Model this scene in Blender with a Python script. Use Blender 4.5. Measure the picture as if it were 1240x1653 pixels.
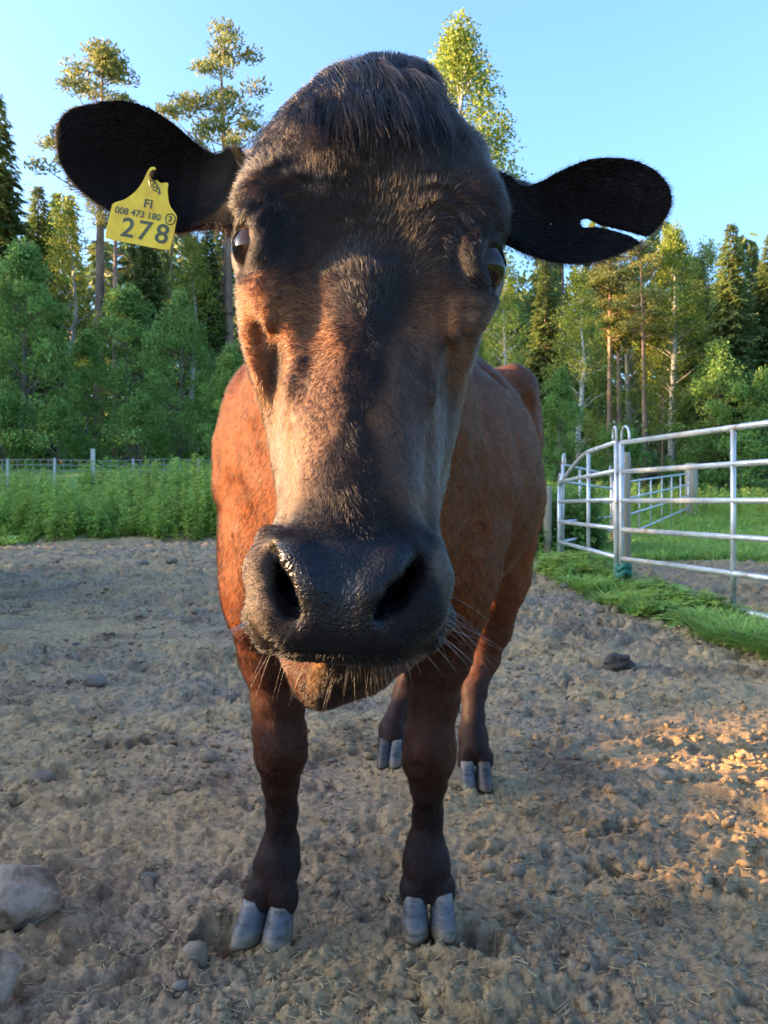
import bpy, bmesh, math, random
import numpy as np
from mathutils import Vector, Matrix

# ------------------------------------------------------------------ scene, camera, sky, sun
for o in list(bpy.data.objects):
    bpy.data.objects.remove(o, do_unlink=True)
sc = bpy.context.scene
COL = sc.collection
rng = np.random.default_rng(7)
random.seed(7)

FPX, HOR, CX0, CAMH = 1350.0, 795.0, 620.0, 0.95      # focal length in photo pixels, horizon row, centre column, eye height

cam_d = bpy.data.cameras.new('camera')
cam = bpy.data.objects.new('camera', cam_d)
COL.objects.link(cam)
cam.location = (0, 0, CAMH)
cam.rotation_euler = (math.radians(90), 0, 0)
cam_d.sensor_fit = 'VERTICAL'
cam_d.sensor_height = 36.0
cam_d.sensor_width = 27.0
cam_d.lens = FPX / 1653.0 * 36.0
cam_d.shift_y = -(826.5 - HOR) / 1653.0
cam_d.clip_start = 0.02
cam_d.clip_end = 2000.0
cam_d.dof.use_dof = True
cam_d.dof.focus_distance = 0.80
cam_d.dof.aperture_fstop = 24.0
sc.camera = cam

SUN_EL = math.radians(12.0)
SUN_AZ = math.radians(181.5)           # direction towards the sun, measured from +X towards +Y
to_sun = Vector((math.cos(SUN_EL) * math.cos(SUN_AZ), math.cos(SUN_EL) * math.sin(SUN_AZ), math.sin(SUN_EL)))

world = bpy.data.worlds.new('World')
sc.world = world
world.use_nodes = True
wn = world.node_tree.nodes
wl = world.node_tree.links
wn.clear()
sky = wn.new('ShaderNodeTexSky')
sky.sky_type = 'NISHITA'
sky.sun_disc = False
sky.sun_elevation = SUN_EL
sky.sun_rotation = math.atan2(to_sun.x, to_sun.y)
sky.altitude = 100.0
sky.air_density = 1.0
sky.dust_density = 5.0
sky.ozone_density = 4.4
bg = wn.new('ShaderNodeBackground')
bg.inputs['Strength'].default_value = 0.15
wo = wn.new('ShaderNodeOutputWorld')
wl.new(sky.outputs[0], bg.inputs[0])
wl.new(bg.outputs[0], wo.inputs[0])

sun_d = bpy.data.lights.new('sun', 'SUN')
sun_d.energy = 4.6
sun_d.angle = math.radians(0.6)
sun_d.color = (1.0, 0.60, 0.28)
sun = bpy.data.objects.new('sun', sun_d)
COL.objects.link(sun)
sun.rotation_euler = to_sun.to_track_quat('Z', 'Y').to_euler()

vs = sc.view_settings
vs.view_transform = 'Standard'
vs.look = 'None'
vs.exposure = 2.58
vs.gamma = 1.0
vs.use_curve_mapping = False
sc.render.engine = 'CYCLES'
sc.cycles.use_denoising = True
sc.cycles.max_bounces = 6
sc.cycles.diffuse_bounces = 3
sc.cycles.transparent_max_bounces = 6
sc.cycles.caustics_reflective = False
sc.cycles.caustics_refractive = False

# ------------------------------------------------------------------ helpers
def P(px, py, d):
    """world point seen at photo pixel (px, py) at depth d"""
    return np.array([(px - CX0) / FPX * d, d, CAMH - (py - HOR) / FPX * d])

def proj(p):
    """photo pixel of world points (n,3)"""
    d = np.maximum(p[:, 1], 0.05)
    return CX0 + p[:, 0] / d * FPX, HOR - (p[:, 2] - CAMH) / d * FPX

def hash3(ix, iy, iz, seed=0):
    h = (ix.astype(np.int64) * 374761393 + iy.astype(np.int64) * 668265263 + iz.astype(np.int64) * 2147483647 + seed * 1274126177) & 0xFFFFFFFF
    h = ((h ^ (h >> 13)) * 1274126177) & 0xFFFFFFFF
    h = ((h ^ (h >> 16)) * 2246822519) & 0xFFFFFFFF
    return ((h ^ (h >> 15)) & 0xFFFFFF).astype(np.float64) / float(0xFFFFFF)

def vnoise(p, scale=1.0, seed=0):
    """value noise in 0..1 at points (n,3)"""
    q = np.asarray(p, dtype=np.float64) * scale
    i = np.floor(q)
    f = q - i
    f = f * f * f * (f * (f * 6 - 15) + 10)
    i = i.astype(np.int64)
    r = 0
    for dx in (0, 1):
        wx = f[:, 0] if dx else 1 - f[:, 0]
        for dy in (0, 1):
            wy = f[:, 1] if dy else 1 - f[:, 1]
            for dz in (0, 1):
                wz = f[:, 2] if dz else 1 - f[:, 2]
                r = r + wx * wy * wz * hash3(i[:, 0] + dx, i[:, 1] + dy, i[:, 2] + dz, seed)
    return r

def fbm(p, scale, octaves=4, seed=0, gain=0.5):
    a, s, t = 1.0, 0.0, 0.0
    for o in range(octaves):
        s = s + a * vnoise(p, scale * 2.03 ** o, seed + o * 17)
        t += a
        a *= gain
    return s / t

def vnoise2(x, y, scale=1.0, seed=0):
    qx, qy = x * scale, y * scale
    ix, iy = np.floor(qx), np.floor(qy)
    fx, fy = qx - ix, qy - iy
    fx = fx * fx * (3 - 2 * fx)
    fy = fy * fy * (3 - 2 * fy)
    ix = ix.astype(np.int64); iy = iy.astype(np.int64); z = np.zeros_like(ix)
    return ((1 - fx) * (1 - fy) * hash3(ix, iy, z, seed) + fx * (1 - fy) * hash3(ix + 1, iy, z, seed)
            + (1 - fx) * fy * hash3(ix, iy + 1, z, seed) + fx * fy * hash3(ix + 1, iy + 1, z, seed))

def worley2(x, y, scale, seed=0):
    """distance to nearest feature point (in cells) and a random value of that cell"""
    qx, qy = x * scale, y * scale
    ix, iy = np.floor(qx).astype(np.int64), np.floor(qy).astype(np.int64)
    best = np.full(x.shape, 9.0); val = np.zeros(x.shape)
    z = np.zeros_like(ix)
    for dx in (-1, 0, 1):
        for dy in (-1, 0, 1):
            cx, cy = ix + dx, iy + dy
            fx = cx + hash3(cx, cy, z, seed); fy = cy + hash3(cx, cy, z, seed + 5)
            d = np.hypot(fx - qx, fy - qy)
            m = d < best
            best = np.where(m, d, best)
            val = np.where(m, hash3(cx, cy, z, seed + 11), val)
    return best, val

def sstep(a, b, x):
    t = np.clip((x - a) / (b - a), 0, 1)
    return t * t * (3 - 2 * t)

def tag(o, label=None, cat=None, group=None, kind=None):
    if label: o['label'] = label
    if cat: o['category'] = cat
    if group: o['group'] = group
    if kind: o['kind'] = kind
    return o

def empty(name, loc=(0, 0, 0), rz=0.0):
    o = bpy.data.objects.new(name, None)
    COL.objects.link(o)
    o.location = loc
    o.rotation_euler = (0, 0, rz)
    o.empty_display_size = 0.1
    return o

def mesh_data(name, v, f, mat=None, smooth=False):
    """v (n,3); f (m,k) array with fixed k, or a list of lists"""
    me = bpy.data.meshes.new(name)
    v = np.asarray(v, dtype=np.float32)
    if isinstance(f, np.ndarray):
        k = f.shape[1]
        me.vertices.add(len(v)); me.vertices.foreach_set('co', v.ravel())
        me.loops.add(f.size); me.loops.foreach_set('vertex_index', f.astype(np.int32).ravel())
        me.polygons.add(len(f))
        me.polygons.foreach_set('loop_start', np.arange(0, f.size, k, dtype=np.int32))
        me.polygons.foreach_set('loop_total', np.full(len(f), k, dtype=np.int32))
        me.update(calc_edges=True)
    else:
        me.from_pydata([tuple(map(float, a)) for a in v], [], f)
        me.update()
    if smooth:
        me.polygons.foreach_set('use_smooth', np.ones(len(me.polygons), dtype=bool))
    if mat: me.materials.append(mat)
    return me

def obj(name, me, parent=None, keep=True):
    o = bpy.data.objects.new(name, me)
    COL.objects.link(o)
    if parent is not None:
        o.parent = parent
        if keep:      # mesh built in world coordinates
            l = Vector(parent.location); rz = parent.rotation_euler.z
            o.matrix_parent_inverse = (Matrix.Translation(l) @ Matrix.Rotation(rz, 4, 'Z')).inverted()
    return o

def set_color(me, name, col, domain='POINT'):
    a = me.attributes.new(name, 'FLOAT_COLOR', domain)
    c = np.ones((len(col), 4), dtype=np.float32)
    c[:, :3] = col
    a.data.foreach_set('color', c.ravel())

class MB:
    """collects quads / tris of simple solid shapes"""
    def __init__(self): self.v = []; self.f = []
    def add(self, v, f):
        b = len(self.v)
        self.v += [tuple(map(float, a)) for a in v]
        self.f += [[i + b for i in q] for q in f]
    def tube(self, pts, r, n=8, caps=True, flat=None):
        pts = [np.array(p, float) for p in pts]
        rs = r if hasattr(r, '__len__') else [r] * len(pts)
        rings = []
        up0 = None
        for i, p in enumerate(pts):
            t = pts[min(i + 1, len(pts) - 1)] - pts[max(i - 1, 0)]
            t = t / (np.linalg.norm(t) + 1e-9)
            if up0 is None:
                up0 = np.array([0, 0, 1.0]) if abs(t[2]) < 0.9 else np.array([1.0, 0, 0])
            a = np.cross(t, up0); a /= np.linalg.norm(a) + 1e-9
            b = np.cross(a, t); up0 = b
            fl = flat if flat else 1.0
            rings.append([p + rs[i] * (math.cos(2 * math.pi * k / n) * a + fl * math.sin(2 * math.pi * k / n) * b) for k in range(n)])
        v = [q for ring in rings for q in ring]
        f = []
        for i in range(len(pts) - 1):
            for k in range(n):
                f.append([i * n + k, i * n + (k + 1) % n, (i + 1) * n + (k + 1) % n, (i + 1) * n + k])
        if caps:
            f.append(list(range(n))[::-1]); f.append([(len(pts) - 1) * n + k for k in range(n)])
        self.add(v, f)
    def box(self, c, s, rz=0.0, bev=0.0):
        c = np.array(c, float); hx, hy, hz = [a / 2 for a in s]
        co, si = math.cos(rz), math.sin(rz)
        v = []
        for z in (-hz, hz):
            for x, y in ((-hx, -hy), (hx, -hy), (hx, hy), (-hx, hy)):
                v.append(c + np.array([x * co - y * si, x * si + y * co, z]))
        self.add(v, [[3, 2, 1, 0], [4, 5, 6, 7], [0, 1, 5, 4], [1, 2, 6, 5], [2, 3, 7, 6], [3, 0, 4, 7]])
    def data(self, name, mat, smooth=False):
        me = mesh_data(name, np.array(self.v), self.f, mat, smooth)
        return me
    def build(self, name, mat, parent=None, smooth=False, keep=True):
        return obj(name, self.data(name, mat, smooth), parent, keep)

# ------------------------------------------------------------------ materials
def new_mat(name):
    m = bpy.data.materials.new(name)
    m.use_nodes = True
    n = m.node_tree.nodes; l = m.node_tree.links
    return m, n, l, n['Principled BSDF']

def noise_ramp(n, l, scale, stops, detail=6, coord='Object', rough=0.6, dist=0.0, mapping=None):
    tc = n.new('ShaderNodeTexCoord'); nz = n.new('ShaderNodeTexNoise')
    nz.inputs['Scale'].default_value = scale; nz.inputs['Detail'].default_value = detail
    nz.inputs['Roughness'].default_value = rough; nz.inputs['Distortion'].default_value = dist
    if mapping:
        mp = n.new('ShaderNodeMapping'); mp.inputs['Scale'].default_value = mapping
        l.new(tc.outputs[coord], mp.inputs[0]); l.new(mp.outputs[0], nz.inputs['Vector'])
    else:
        l.new(tc.outputs[coord], nz.inputs['Vector'])
    cr = n.new('ShaderNodeValToRGB')
    el = cr.color_ramp.elements
    while len(el) < len(stops): el.new(0.5)
    for e, (p, c) in zip(el, stops):
        e.position = p; e.color = (*c, 1)
    l.new(nz.outputs['Fac'], cr.inputs[0])
    return nz, cr

def mat_noise(name, scale, stops, rough=0.8, bump=0.0, bscale=None, detail=6, metallic=0.0, spec=0.5, mapping=None):
    m, n, l, b = new_mat(name)
    nz, cr = noise_ramp(n, l, scale, stops, detail, mapping=mapping)
    l.new(cr.outputs[0], b.inputs['Base Color'])
    b.inputs['Roughness'].default_value = rough
    b.inputs['Metallic'].default_value = metallic
    b.inputs['Specular IOR Level'].default_value = spec
    if bump:
        nb = n.new('ShaderNodeTexNoise'); nb.inputs['Scale'].default_value = bscale or scale * 3; nb.inputs['Detail'].default_value = 8
        tc = n.new('ShaderNodeTexCoord'); l.new(tc.outputs['Object'], nb.inputs['Vector'])
        bp = n.new('ShaderNodeBump'); bp.inputs['Strength'].default_value = bump; bp.inputs['Distance'].default_value = 0.01
        l.new(nb.outputs['Fac'], bp.inputs['Height']); l.new(bp.outputs[0], b.inputs['Normal'])
    return m

def mat_leaf(name, base, var=0.35, trans=0.45, rough=0.55, gain=1.0):
    """leaf: colour varied by the leaf's own 'tint' attribute, lets light through"""
    m, n, l, b = new_mat(name)
    at = n.new('ShaderNodeAttribute'); at.attribute_name = 'tint'
    mx = n.new('ShaderNodeMix'); mx.data_type = 'RGBA'; mx.blend_type = 'MULTIPLY'
    mx.inputs[0].default_value = 1.0
    mx.inputs[6].default_value = (*[c * gain for c in base], 1)
    l.new(at.outputs['Color'], mx.inputs[7])
    l.new(mx.outputs[2], b.inputs['Base Color'])
    b.inputs['Roughness'].default_value = rough
    b.inputs['Specular IOR Level'].default_value = 0.3
    tr = n.new('ShaderNodeBsdfTranslucent')
    l.new(mx.outputs[2], tr.inputs['Color'])
    ms = n.new('ShaderNodeMixShader'); ms.inputs[0].default_value = trans
    l.new(b.outputs[0], ms.inputs[1]); l.new(tr.outputs[0], ms.inputs[2])
    l.new(ms.outputs[0], n['Material Output'].inputs['Surface'])
    return m

# ------------------------------------------------------------------ implicit surface tools (for the animal)
class Field:
    """ordered smooth-union / smooth-subtraction of primitives"""
    def __init__(self): self.p = []
    def _add(self, lo, hi, fn, k, op):
        m = k + 0.07
        self.p.append((np.asarray(lo, float) - m, np.asarray(hi, float) + m, fn, k, op))
    def cone(self, a, b, ra, rb, k=0.02, op='u', scale=None):
        a = np.asarray(a, float); b = np.asarray(b, float)
        s = np.ones(3) if scale is None else np.asarray(scale, float)
        A, Bv = a / s, b / s
        ab = Bv - A; L = float(ab @ ab) + 1e-12
        sm = float(s.min())
        def fn(p):
            q = p / s - A
            t = np.clip(q @ ab / L, 0, 1)
            return (np.linalg.norm(q - t[:, None] * ab, axis=1) - (ra + (rb - ra) * t)) * sm
        r = max(ra, rb) * float(s.max())
        self._add(np.minimum(a, b) - r, np.maximum(a, b) + r, fn, k, op)
    def chain(self, pts, rs, k=0.02, op='u', scale=None, kin=None):
        for i in range(len(pts) - 1):
            self.cone(pts[i], pts[i + 1], rs[i], rs[i + 1], k if i == 0 or kin is None else kin, op, scale)
    def ell(self, c, r, k=0.02, op='u', rot=None):
        c = np.asarray(c, float); r = np.asarray(r, float)
        R = np.eye(3) if rot is None else np.array(Matrix.Rotation(rot[1], 3, rot[0]))
        def fn(p):
            q = (p - c) @ R
            k0 = np.linalg.norm(q / r, axis=1); k1 = np.linalg.norm(q / (r * r), axis=1) + 1e-9
            return k0 * (k0 - 1) / k1
        m = float(r.max()) if rot is not None else r
        self._add(c - m, c + m, fn, k, op)
    def custom(self, lo, hi, fn, k=0.02, op='u'):
        self._add(lo, hi, fn, k, op)
    def __call__(self, p, G=0.10):
        N = len(p)
        d = np.full(N, 0.5)
        if not N: return d
        lo0 = p.min(0)
        c = ((p - lo0) / G).astype(np.int64)
        key = (c[:, 0] * 4096 + c[:, 1]) * 4096 + c[:, 2]
        od = np.argsort(key, kind='stable'); ks = key[od]
        st = np.nonzero(np.r_[True, ks[1:] != ks[:-1]])[0]; en = np.r_[st[1:], N]
        cl = lo0 + c[od[st]] * G; ch = cl + G
        ps = p[od]; ds = d
        for plo, phi, fn, k, op in self.p:
            cm = np.nonzero(((cl < phi) & (ch > plo)).all(1))[0]
            if not len(cm): continue
            idx = np.concatenate([np.arange(st[i], en[i]) for i in cm]) if len(cm) < len(st) else slice(None)
            e = fn(ps[idx]); c0 = ds[idx]
            if op == 'u':
                if k > 0:
                    h = np.clip(0.5 + 0.5 * (c0 - e) / k, 0, 1)
                    ds[idx] = c0 + (e - c0) * h - k * h * (1 - h)
                else: ds[idx] = np.minimum(c0, e)
            elif op == 's':
                h = np.clip(0.5 - 0.5 * (c0 + e) / k, 0, 1)
                ds[idx] = c0 + (-e - c0) * h + k * h * (1 - h)
            else:                       # 'd': displacement
                ds[idx] = c0 + e
        out = np.empty(N); out[od] = ds
        return out

def surface_nets(f, lo, hi, h, B=8, slack=1.35):
    lo = np.asarray(lo, float); hi = np.asarray(hi, float)
    nb = np.ceil((hi - lo) / (h * B)).astype(int)
    g = np.stack(np.meshgrid(*[np.arange(n) for n in nb], indexing='ij'), -1).reshape(-1, 3)
    cen = lo + (g + 0.5) * (h * B)
    dv = np.concatenate([f(cen[i:i + 60000]) for i in range(0, len(cen), 60000)])
    g = g[np.abs(dv) < h * B * 0.866 * slack]
    o9 = np.stack(np.meshgrid(*[np.arange(B + 1)] * 3, indexing='ij'), -1).reshape(-1, 3)
    V, K, E = [], [], [[], [], []]
    off = np.array([[i, j, k] for i in (0, 1) for j in (0, 1) for k in (0, 1)])
    g = g[np.lexsort((g[:, 0], g[:, 1], g[:, 2]))]
    big = np.int64(1) << 20
    def key(c): return (c[:, 0].astype(np.int64) * big + c[:, 1]) * big + c[:, 2]
    for s in range(0, len(g), 400):
        gb = g[s:s + 400]
        cor = gb[:, None, :] * B + o9[None]
        val = f((lo + cor.reshape(-1, 3) * h)).reshape(len(gb), B + 1, B + 1, B + 1)
        cv = np.stack([val[:, a:a + B, b:b + B, c:c + B] for a, b, c in off], -1)
        sg = cv < 0
        act = sg.any(-1) & ~sg.all(-1)
        bi, i, j, k = np.nonzero(act)
        c8 = cv[bi, i, j, k]
        cell = gb[bi] * B + np.stack([i, j, k], 1)
        acc = np.zeros((len(cell), 3)); cnt = np.zeros(len(cell))
        for a in range(8):
            for b_ in range(a + 1, 8):
                if np.abs(off[a] - off[b_]).sum() != 1: continue
                va, vb = c8[:, a], c8[:, b_]
                m = (va < 0) != (vb < 0)
                t = np.where(m, va / np.where(m, va - vb, 1), 0)
                acc += np.where(m[:, None], off[a] + (off[b_] - off[a]) * t[:, None], 0); cnt += m
        V.append(lo + (cell + acc / cnt[:, None]) * h); K.append(cell)
        for ax, ci in ((0, 4), (1, 2), (2, 1)):
            E[ax].append(np.where((c8[:, 0] < 0) & (c8[:, ci] >= 0), 1, np.where((c8[:, 0] >= 0) & (c8[:, ci] < 0), -1, 0)))
    V = np.concatenate(V); C = np.concatenate(K); kk = key(C)
    srt = np.argsort(kk); ks = kk[srt]
    Q = []
    for ax in range(3):
        e = np.concatenate(E[ax])
        m = (e != 0) & (C.min(1) > 0)
        c = C[m]; sgn = e[m]
        u, w = np.zeros(3, int), np.zeros(3, int)
        u[(ax + 1) % 3] = 1; w[(ax + 2) % 3] = 1
        ids = []; ok = np.ones(len(c), bool)
        for d in (-u - w, -w, 0 * u, -u):
            q = key(c + d); pos = np.clip(np.searchsorted(ks, q), 0, len(ks) - 1)
            ok &= ks[pos] == q
            ids.append(srt[pos])
        q = np.stack(ids, 1)
        q[sgn < 0] = q[sgn < 0][:, ::-1]
        Q.append(q[ok])
    return V, np.concatenate(Q)

def grad(f, p, e=0.002):
    K = np.array([[1, -1, -1], [-1, -1, 1], [-1, 1, -1], [1, 1, 1]], float)
    n = len(p)
    v = f(np.concatenate([p + k * e * .577 for k in K]))
    g = sum(v[i * n:(i + 1) * n, None] * K[i] for i in range(4))
    return g / (np.linalg.norm(g, axis=1, keepdims=True) + 1e-9)

def quad_normals(V, Q):
    fn = np.cross(V[Q[:, 2]] - V[Q[:, 0]], V[Q[:, 3]] - V[Q[:, 1]])
    n = np.zeros_like(V)
    for j in range(4):
        for a in range(3):
            n[:, a] += np.bincount(Q[:, j], fn[:, a], len(V))
    return n / (np.linalg.norm(n, axis=1, keepdims=True) + 1e-12)

def cinterp(x, xs, ys):
    """smooth (Catmull-Rom) interpolation, xs ascending"""
    xs = np.asarray(xs, float); ys = np.asarray(ys, float)
    m = np.gradient(ys, xs)
    x = np.clip(x, xs[0], xs[-1])
    i = np.clip(np.searchsorted(xs, x) - 1, 0, len(xs) - 2)
    h = xs[i + 1] - xs[i]; t = (x - xs[i]) / h
    return ((2 * t**3 - 3 * t**2 + 1) * ys[i] + (t**3 - 2 * t**2 + t) * h * m[i]
            + (-2 * t**3 + 3 * t**2) * ys[i + 1] + (t**3 - t**2) * h * m[i + 1])

# ------------------------------------------------------------------ the cow: one continuous body
cowf = Field()
# head: rows of (photo row, left, right, silhouette depth, front depth, back extra, squareness)
HT = np.array([
    [98, 606, 634, .905, .897, .012, 2.0],
    [108, 572, 666, .905, .885, .030, 2.0],
    [128, 530, 698, .905, .868, .050, 2.1],
    [160, 498, 706, .905, .850, .080, 2.2],
    [205, 458, 727, .900, .830, .100, 2.3],
    [250, 426, 770, .890, .812, .120, 2.4],
    [300, 406, 789, .880, .798, .140, 2.5],
    [350, 399, 797, .872, .788, .150, 2.6],
    [400, 400, 793, .866, .780, .160, 2.6],
    [450, 394, 789, .860, .772, .170, 2.6],
    [500, 388, 785, .852, .762, .175, 2.5],
    [560, 397, 769, .842, .749, .175, 2.35],
    [620, 409, 755, .832, .738, .170, 2.5],
    [700, 424, 741, .816, .722, .160, 2.5],
    [780, 437, 718, .797, .705, .140, 2.4],
    [830, 440, 710, .782, .692, .120, 2.25],
    [880, 424, 713, .766, .676, .110, 2.5],
    [930, 412, 716, .756, .664, .100, 2.6],
    [980, 410, 714, .752, .660, .090, 2.6],
    [1015, 424, 706, .752, .664, .080, 2.5],
    [1040, 462, 686, .752, .676, .060, 2.3],
    [1056, 524, 636, .755, .705, .035, 2.0]])
hz_ = CAMH - (HT[:, 0] - HOR) / FPX * HT[:, 3]
hx_ = ((HT[:, 1] + HT[:, 2]) / 2 - CX0) / FPX * HT[:, 3]
ha_ = (HT[:, 2] - HT[:, 1]) / 2 / FPX * HT[:, 3]
o_ = np.argsort(hz_)
def head_fn(p):
    z = p[:, 2]
    I = lambda c: cinterp(z, hz_[o_], c[o_])
    cx, a, cs, fr, bk, n = I(hx_), I(ha_), I(HT[:, 3]), I(HT[:, 4]), I(HT[:, 5]), I(HT[:, 6])
    dx = np.abs(p[:, 0] - cx); dy = p[:, 1] - cs
    b = np.where(dy < 0, cs - fr, bk)
    rho = ((dx / a) ** n + (np.abs(dy) / b) ** n) ** (1 / n) + 1e-6
    r = np.hypot(dx, dy)
    d = r * (1 - 1 / rho)
    d = np.where(r < 1e-4, -np.minimum(a, b), d)
    zt = np.maximum(z - hz_.max(), hz_.min() - z)
    return np.where(zt > 0, np.maximum(d, zt), d)
cowf.custom((-.2, .64, .72), (.2, 1.06, 1.42), head_fn, k=0.0)

# trunk: shoulders, barrel, pelvis, neck
cowf.cone((0.0, 0.99, 1.22), (-.03, 1.45, 1.12), .115, .20, .06, scale=(.85, 1, 1.1))
cowf.cone((0.0, 0.96, 1.06), (-.05, 1.45, .92), .075, .17, .05, scale=(.8, 1, 1))
cowf.ell((-.055, 1.62, 1.00), (.245, .27, .33), .08)                         # chest and shoulders
cowf.ell((-.035, 1.78, 1.16), (.15, .26, .17), .06)                          # withers
cowf.ell((.095, 2.18, .985), (.295, .62, .335), .10)                         # barrel
cowf.ell((.19, 2.52, 1.11), (.28, .42, .205), .08)                            # croup
cowf.ell((.375, 2.44, 1.240), (.068, .13, .085), .06)
cowf.ell((.415, 2.20, 1.17), (.05, .13, .09), .06, 's')                       # hollow of the flank
cowf.cone((.235, 1.83, 1.22), (.225, 1.90, .72), .010, .014, .05, 's')         # crease behind the shoulder                        # hook bones
cowf.ell((-.02, 2.63, 1.245), (.045, .07, .06), .06)
cowf.cone((.03, 1.9, 1.275), (.19, 2.72, 1.29), .05, .055, .05)              # spine
cowf.ell((-.255, 1.68, 1.00), (.080, .16, .20), .06, rot=('Z', .1))          # shoulder blades
cowf.ell((.155, 1.72, .96), (.085, .15, .22), .05, rot=('Z', .1))
cowf.ell((-.240, 1.60, .80), (.072, .12, .15), .05)                          # upper arm
cowf.ell((.135, 1.66, .80), (.085, .12, .15), .06)
cowf.ell((-.06, 1.52, .80), (.13, .13, .13), .08)                            # brisket
# fore legs: (px, py, depth, radius)
def leg(rows, k=0.03, scale=None):
    pts = [P(a, b, c) for a, b, c, _ in rows]
    cowf.chain(pts, [r for *_, r in rows], k, scale=scale, kin=0.026)
leg([(437, 900, 1.69, .100), (434, 985, 1.70, .082), (442, 1060, 1.72, .066), (450, 1130, 1.735, .050), (452, 1185, 1.735, .0465),
     (452, 1220, 1.745, .0495), (453, 1258, 1.775, .036), (455, 1320, 1.815, .0290), (452, 1360, 1.83, .0345), (448, 1393, 1.825, .0440),
     (444, 1420, 1.815, .0390)])
leg([(722, 900, 1.72, .100), (716, 985, 1.73, .082), (706, 1060, 1.75, .064), (700, 1130, 1.765, .049), (693, 1190, 1.765, .0475),
     (691, 1224, 1.775, .0500), (690, 1262, 1.805, .036), (690, 1315, 1.845, .0285), (688, 1358, 1.86, .0350), (688, 1390, 1.855, .0455),
     (690, 1416, 1.845, .0405)])
cowf.ell(P(455, 1212, 1.70), (.036, .026, .036), .014)
cowf.ell(P(436, 1232, 1.72), (.018, .02, .02), .012)
cowf.ell(P(474, 1226, 1.72), (.016, .02, .02), .012)                          # knees
cowf.ell(P(690, 1214, 1.73), (.036, .026, .036), .014)
cowf.ell(P(674, 1236, 1.75), (.016, .02, .02), .012)
cowf.ell(P(708, 1232, 1.75), (.018, .02, .02), .012)
# hind legs
leg([(800, 800, 2.66, .16), (795, 930, 2.74, .12), (790, 1010, 2.82, .075), (779, 1060, 2.86, .056), (764, 1120, 2.80, .038),
     (765, 1160, 2.76, .033), (764, 1190, 2.74, .044), (765, 1208, 2.72, .040)])
leg([(655, 800, 2.78, .15), (665, 930, 2.95, .11), (668, 1020, 3.08, .066), (668, 1060, 3.10, .054), (652, 1120, 3.04, .038),
     (640, 1155, 2.99, .033), (634, 1178, 2.96, .041), (632, 1194, 2.94, .037)])
cowf.ell((.24, 2.74, .92), (.19, .19, .24), .06)                              # thighs
cowf.ell((.06, 2.86, .92), (.15, .19, .24), .06)
# cleft above the hooves, tendons of the cannons
for _a, _b, _c, _r in (((436, 1412, 1.812), (420, 1440, 1.806), (417, 1452, 1.803), .029), ((452, 1412, 1.810), (456, 1442, 1.800), (457, 1456, 1.797), .031),
                       ((680, 1408, 1.842), (671, 1432, 1.838), (669, 1444, 1.836), .031), ((700, 1408, 1.842), (711, 1432, 1.838), (713, 1444, 1.836), .030),
                       ((758, 1200, 2.73), (753, 1220, 2.715), (752, 1230, 2.71), .028), ((773, 1200, 2.73), (780, 1220, 2.715), (781, 1230, 2.71), .028),
                       ((629, 1186, 2.95), (624, 1202, 2.935), (622, 1210, 2.93), .026), ((638, 1186, 2.95), (641, 1202, 2.935), (642, 1210, 2.93), .026)):
    cowf.chain([P(*_a), P(*_b), P(*_c)], [_r * 1.05, _r, _r * 1.02], .010)
for _u, _d in ((455, 1.815), (690, 1.845)):
    cowf.cone(P(_u - 13, 1275, _d + .012), P(_u - 14, 1375, _d + .012), .008, .009, .012)
    cowf.cone(P(_u + 13, 1275, _d + .012), P(_u + 14, 1375, _d + .012), .008, .009, .012)
cowf.chain([(.225, 2.90, 1.22), (.245, 3.02, 1.12), (.255, 3.06, .85), (.250, 3.05, .55)], [.035, .028, .020, .026], .02)   # tail
# jaw and chin
cowf.cone(P(565, 1040, .80), (0.0, .97, .98), .050, .075, .04)
cowf.ell(P(572, 1046, .80), (.070, .060, .022), .016)
cowf.ell(P(545, 1076, .795), (.046, .046, .024), .02)
cowf.ell(P(518, 1112, .790), (.019, .030, .018), .020)
# brow and face relief
cowf.ell(P(594, 385, .754), (.078, .036, .105), .045, 's')                     # dished forehead
cowf.cone(P(455, 255, .862), P(440, 330, .832), .016, .018, .03)               # temple ridges
cowf.cone(P(745, 255, .862), P(760, 345, .832), .016, .018, .03)
for s, pts in ((-1, dict(brow=(432, 322), eye=(400, 405), c0=(415, 455), c1=(492, 575), c2=(505, 690))),
               (1, dict(brow=(770, 345), eye=(800, 436), c0=(782, 480), c1=(702, 590), c2=(690, 700)))):
    cowf.ell(P(*pts['brow'], .832), (.027, .030, .034), .03, rot=('Y', -.3 * s))
    cowf.cone(P(*pts['c0'], .806), P(*pts['c1'], .768), .015, .016, .02)       # facial crest
    cowf.cone(P(*pts['c1'], .768), P(*pts['c2'], .756), .016, .012, .025)
# hollows beside the nose bridge and in front of the eyes
cowf.ell(P(480, 490, .752), (.020, .011, .050), .040, 's', rot=('Y', -.25))
cowf.ell(P(716, 505, .752), (.020, .011, .050), .040, 's', rot=('Y', .25))
cowf.cone(P(425, 540, .800), P(452, 612, .780), .004, .005, .022, 's')
cowf.cone(P(482, 580, .745), P(490, 625, .742), .003, .004, .016, 's')
cowf.cone(P(768, 560, .800), P(745, 625, .785), .004, .005, .02, 's')
cowf.ell(P(455, 770, .745), (.010, .020, .05), .035, 's')                      # hollow above the lip
cowf.ell(P(706, 770, .745), (.010, .020, .05), .035, 's')
cowf.cone(P(590, 470, .800), P(572, 800, .722), .030, .026, .03)              # nose bridge
cowf.ell(P(596, 225, .850), (.060, .030, .030), .05)                          # crest of the forehead
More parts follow.
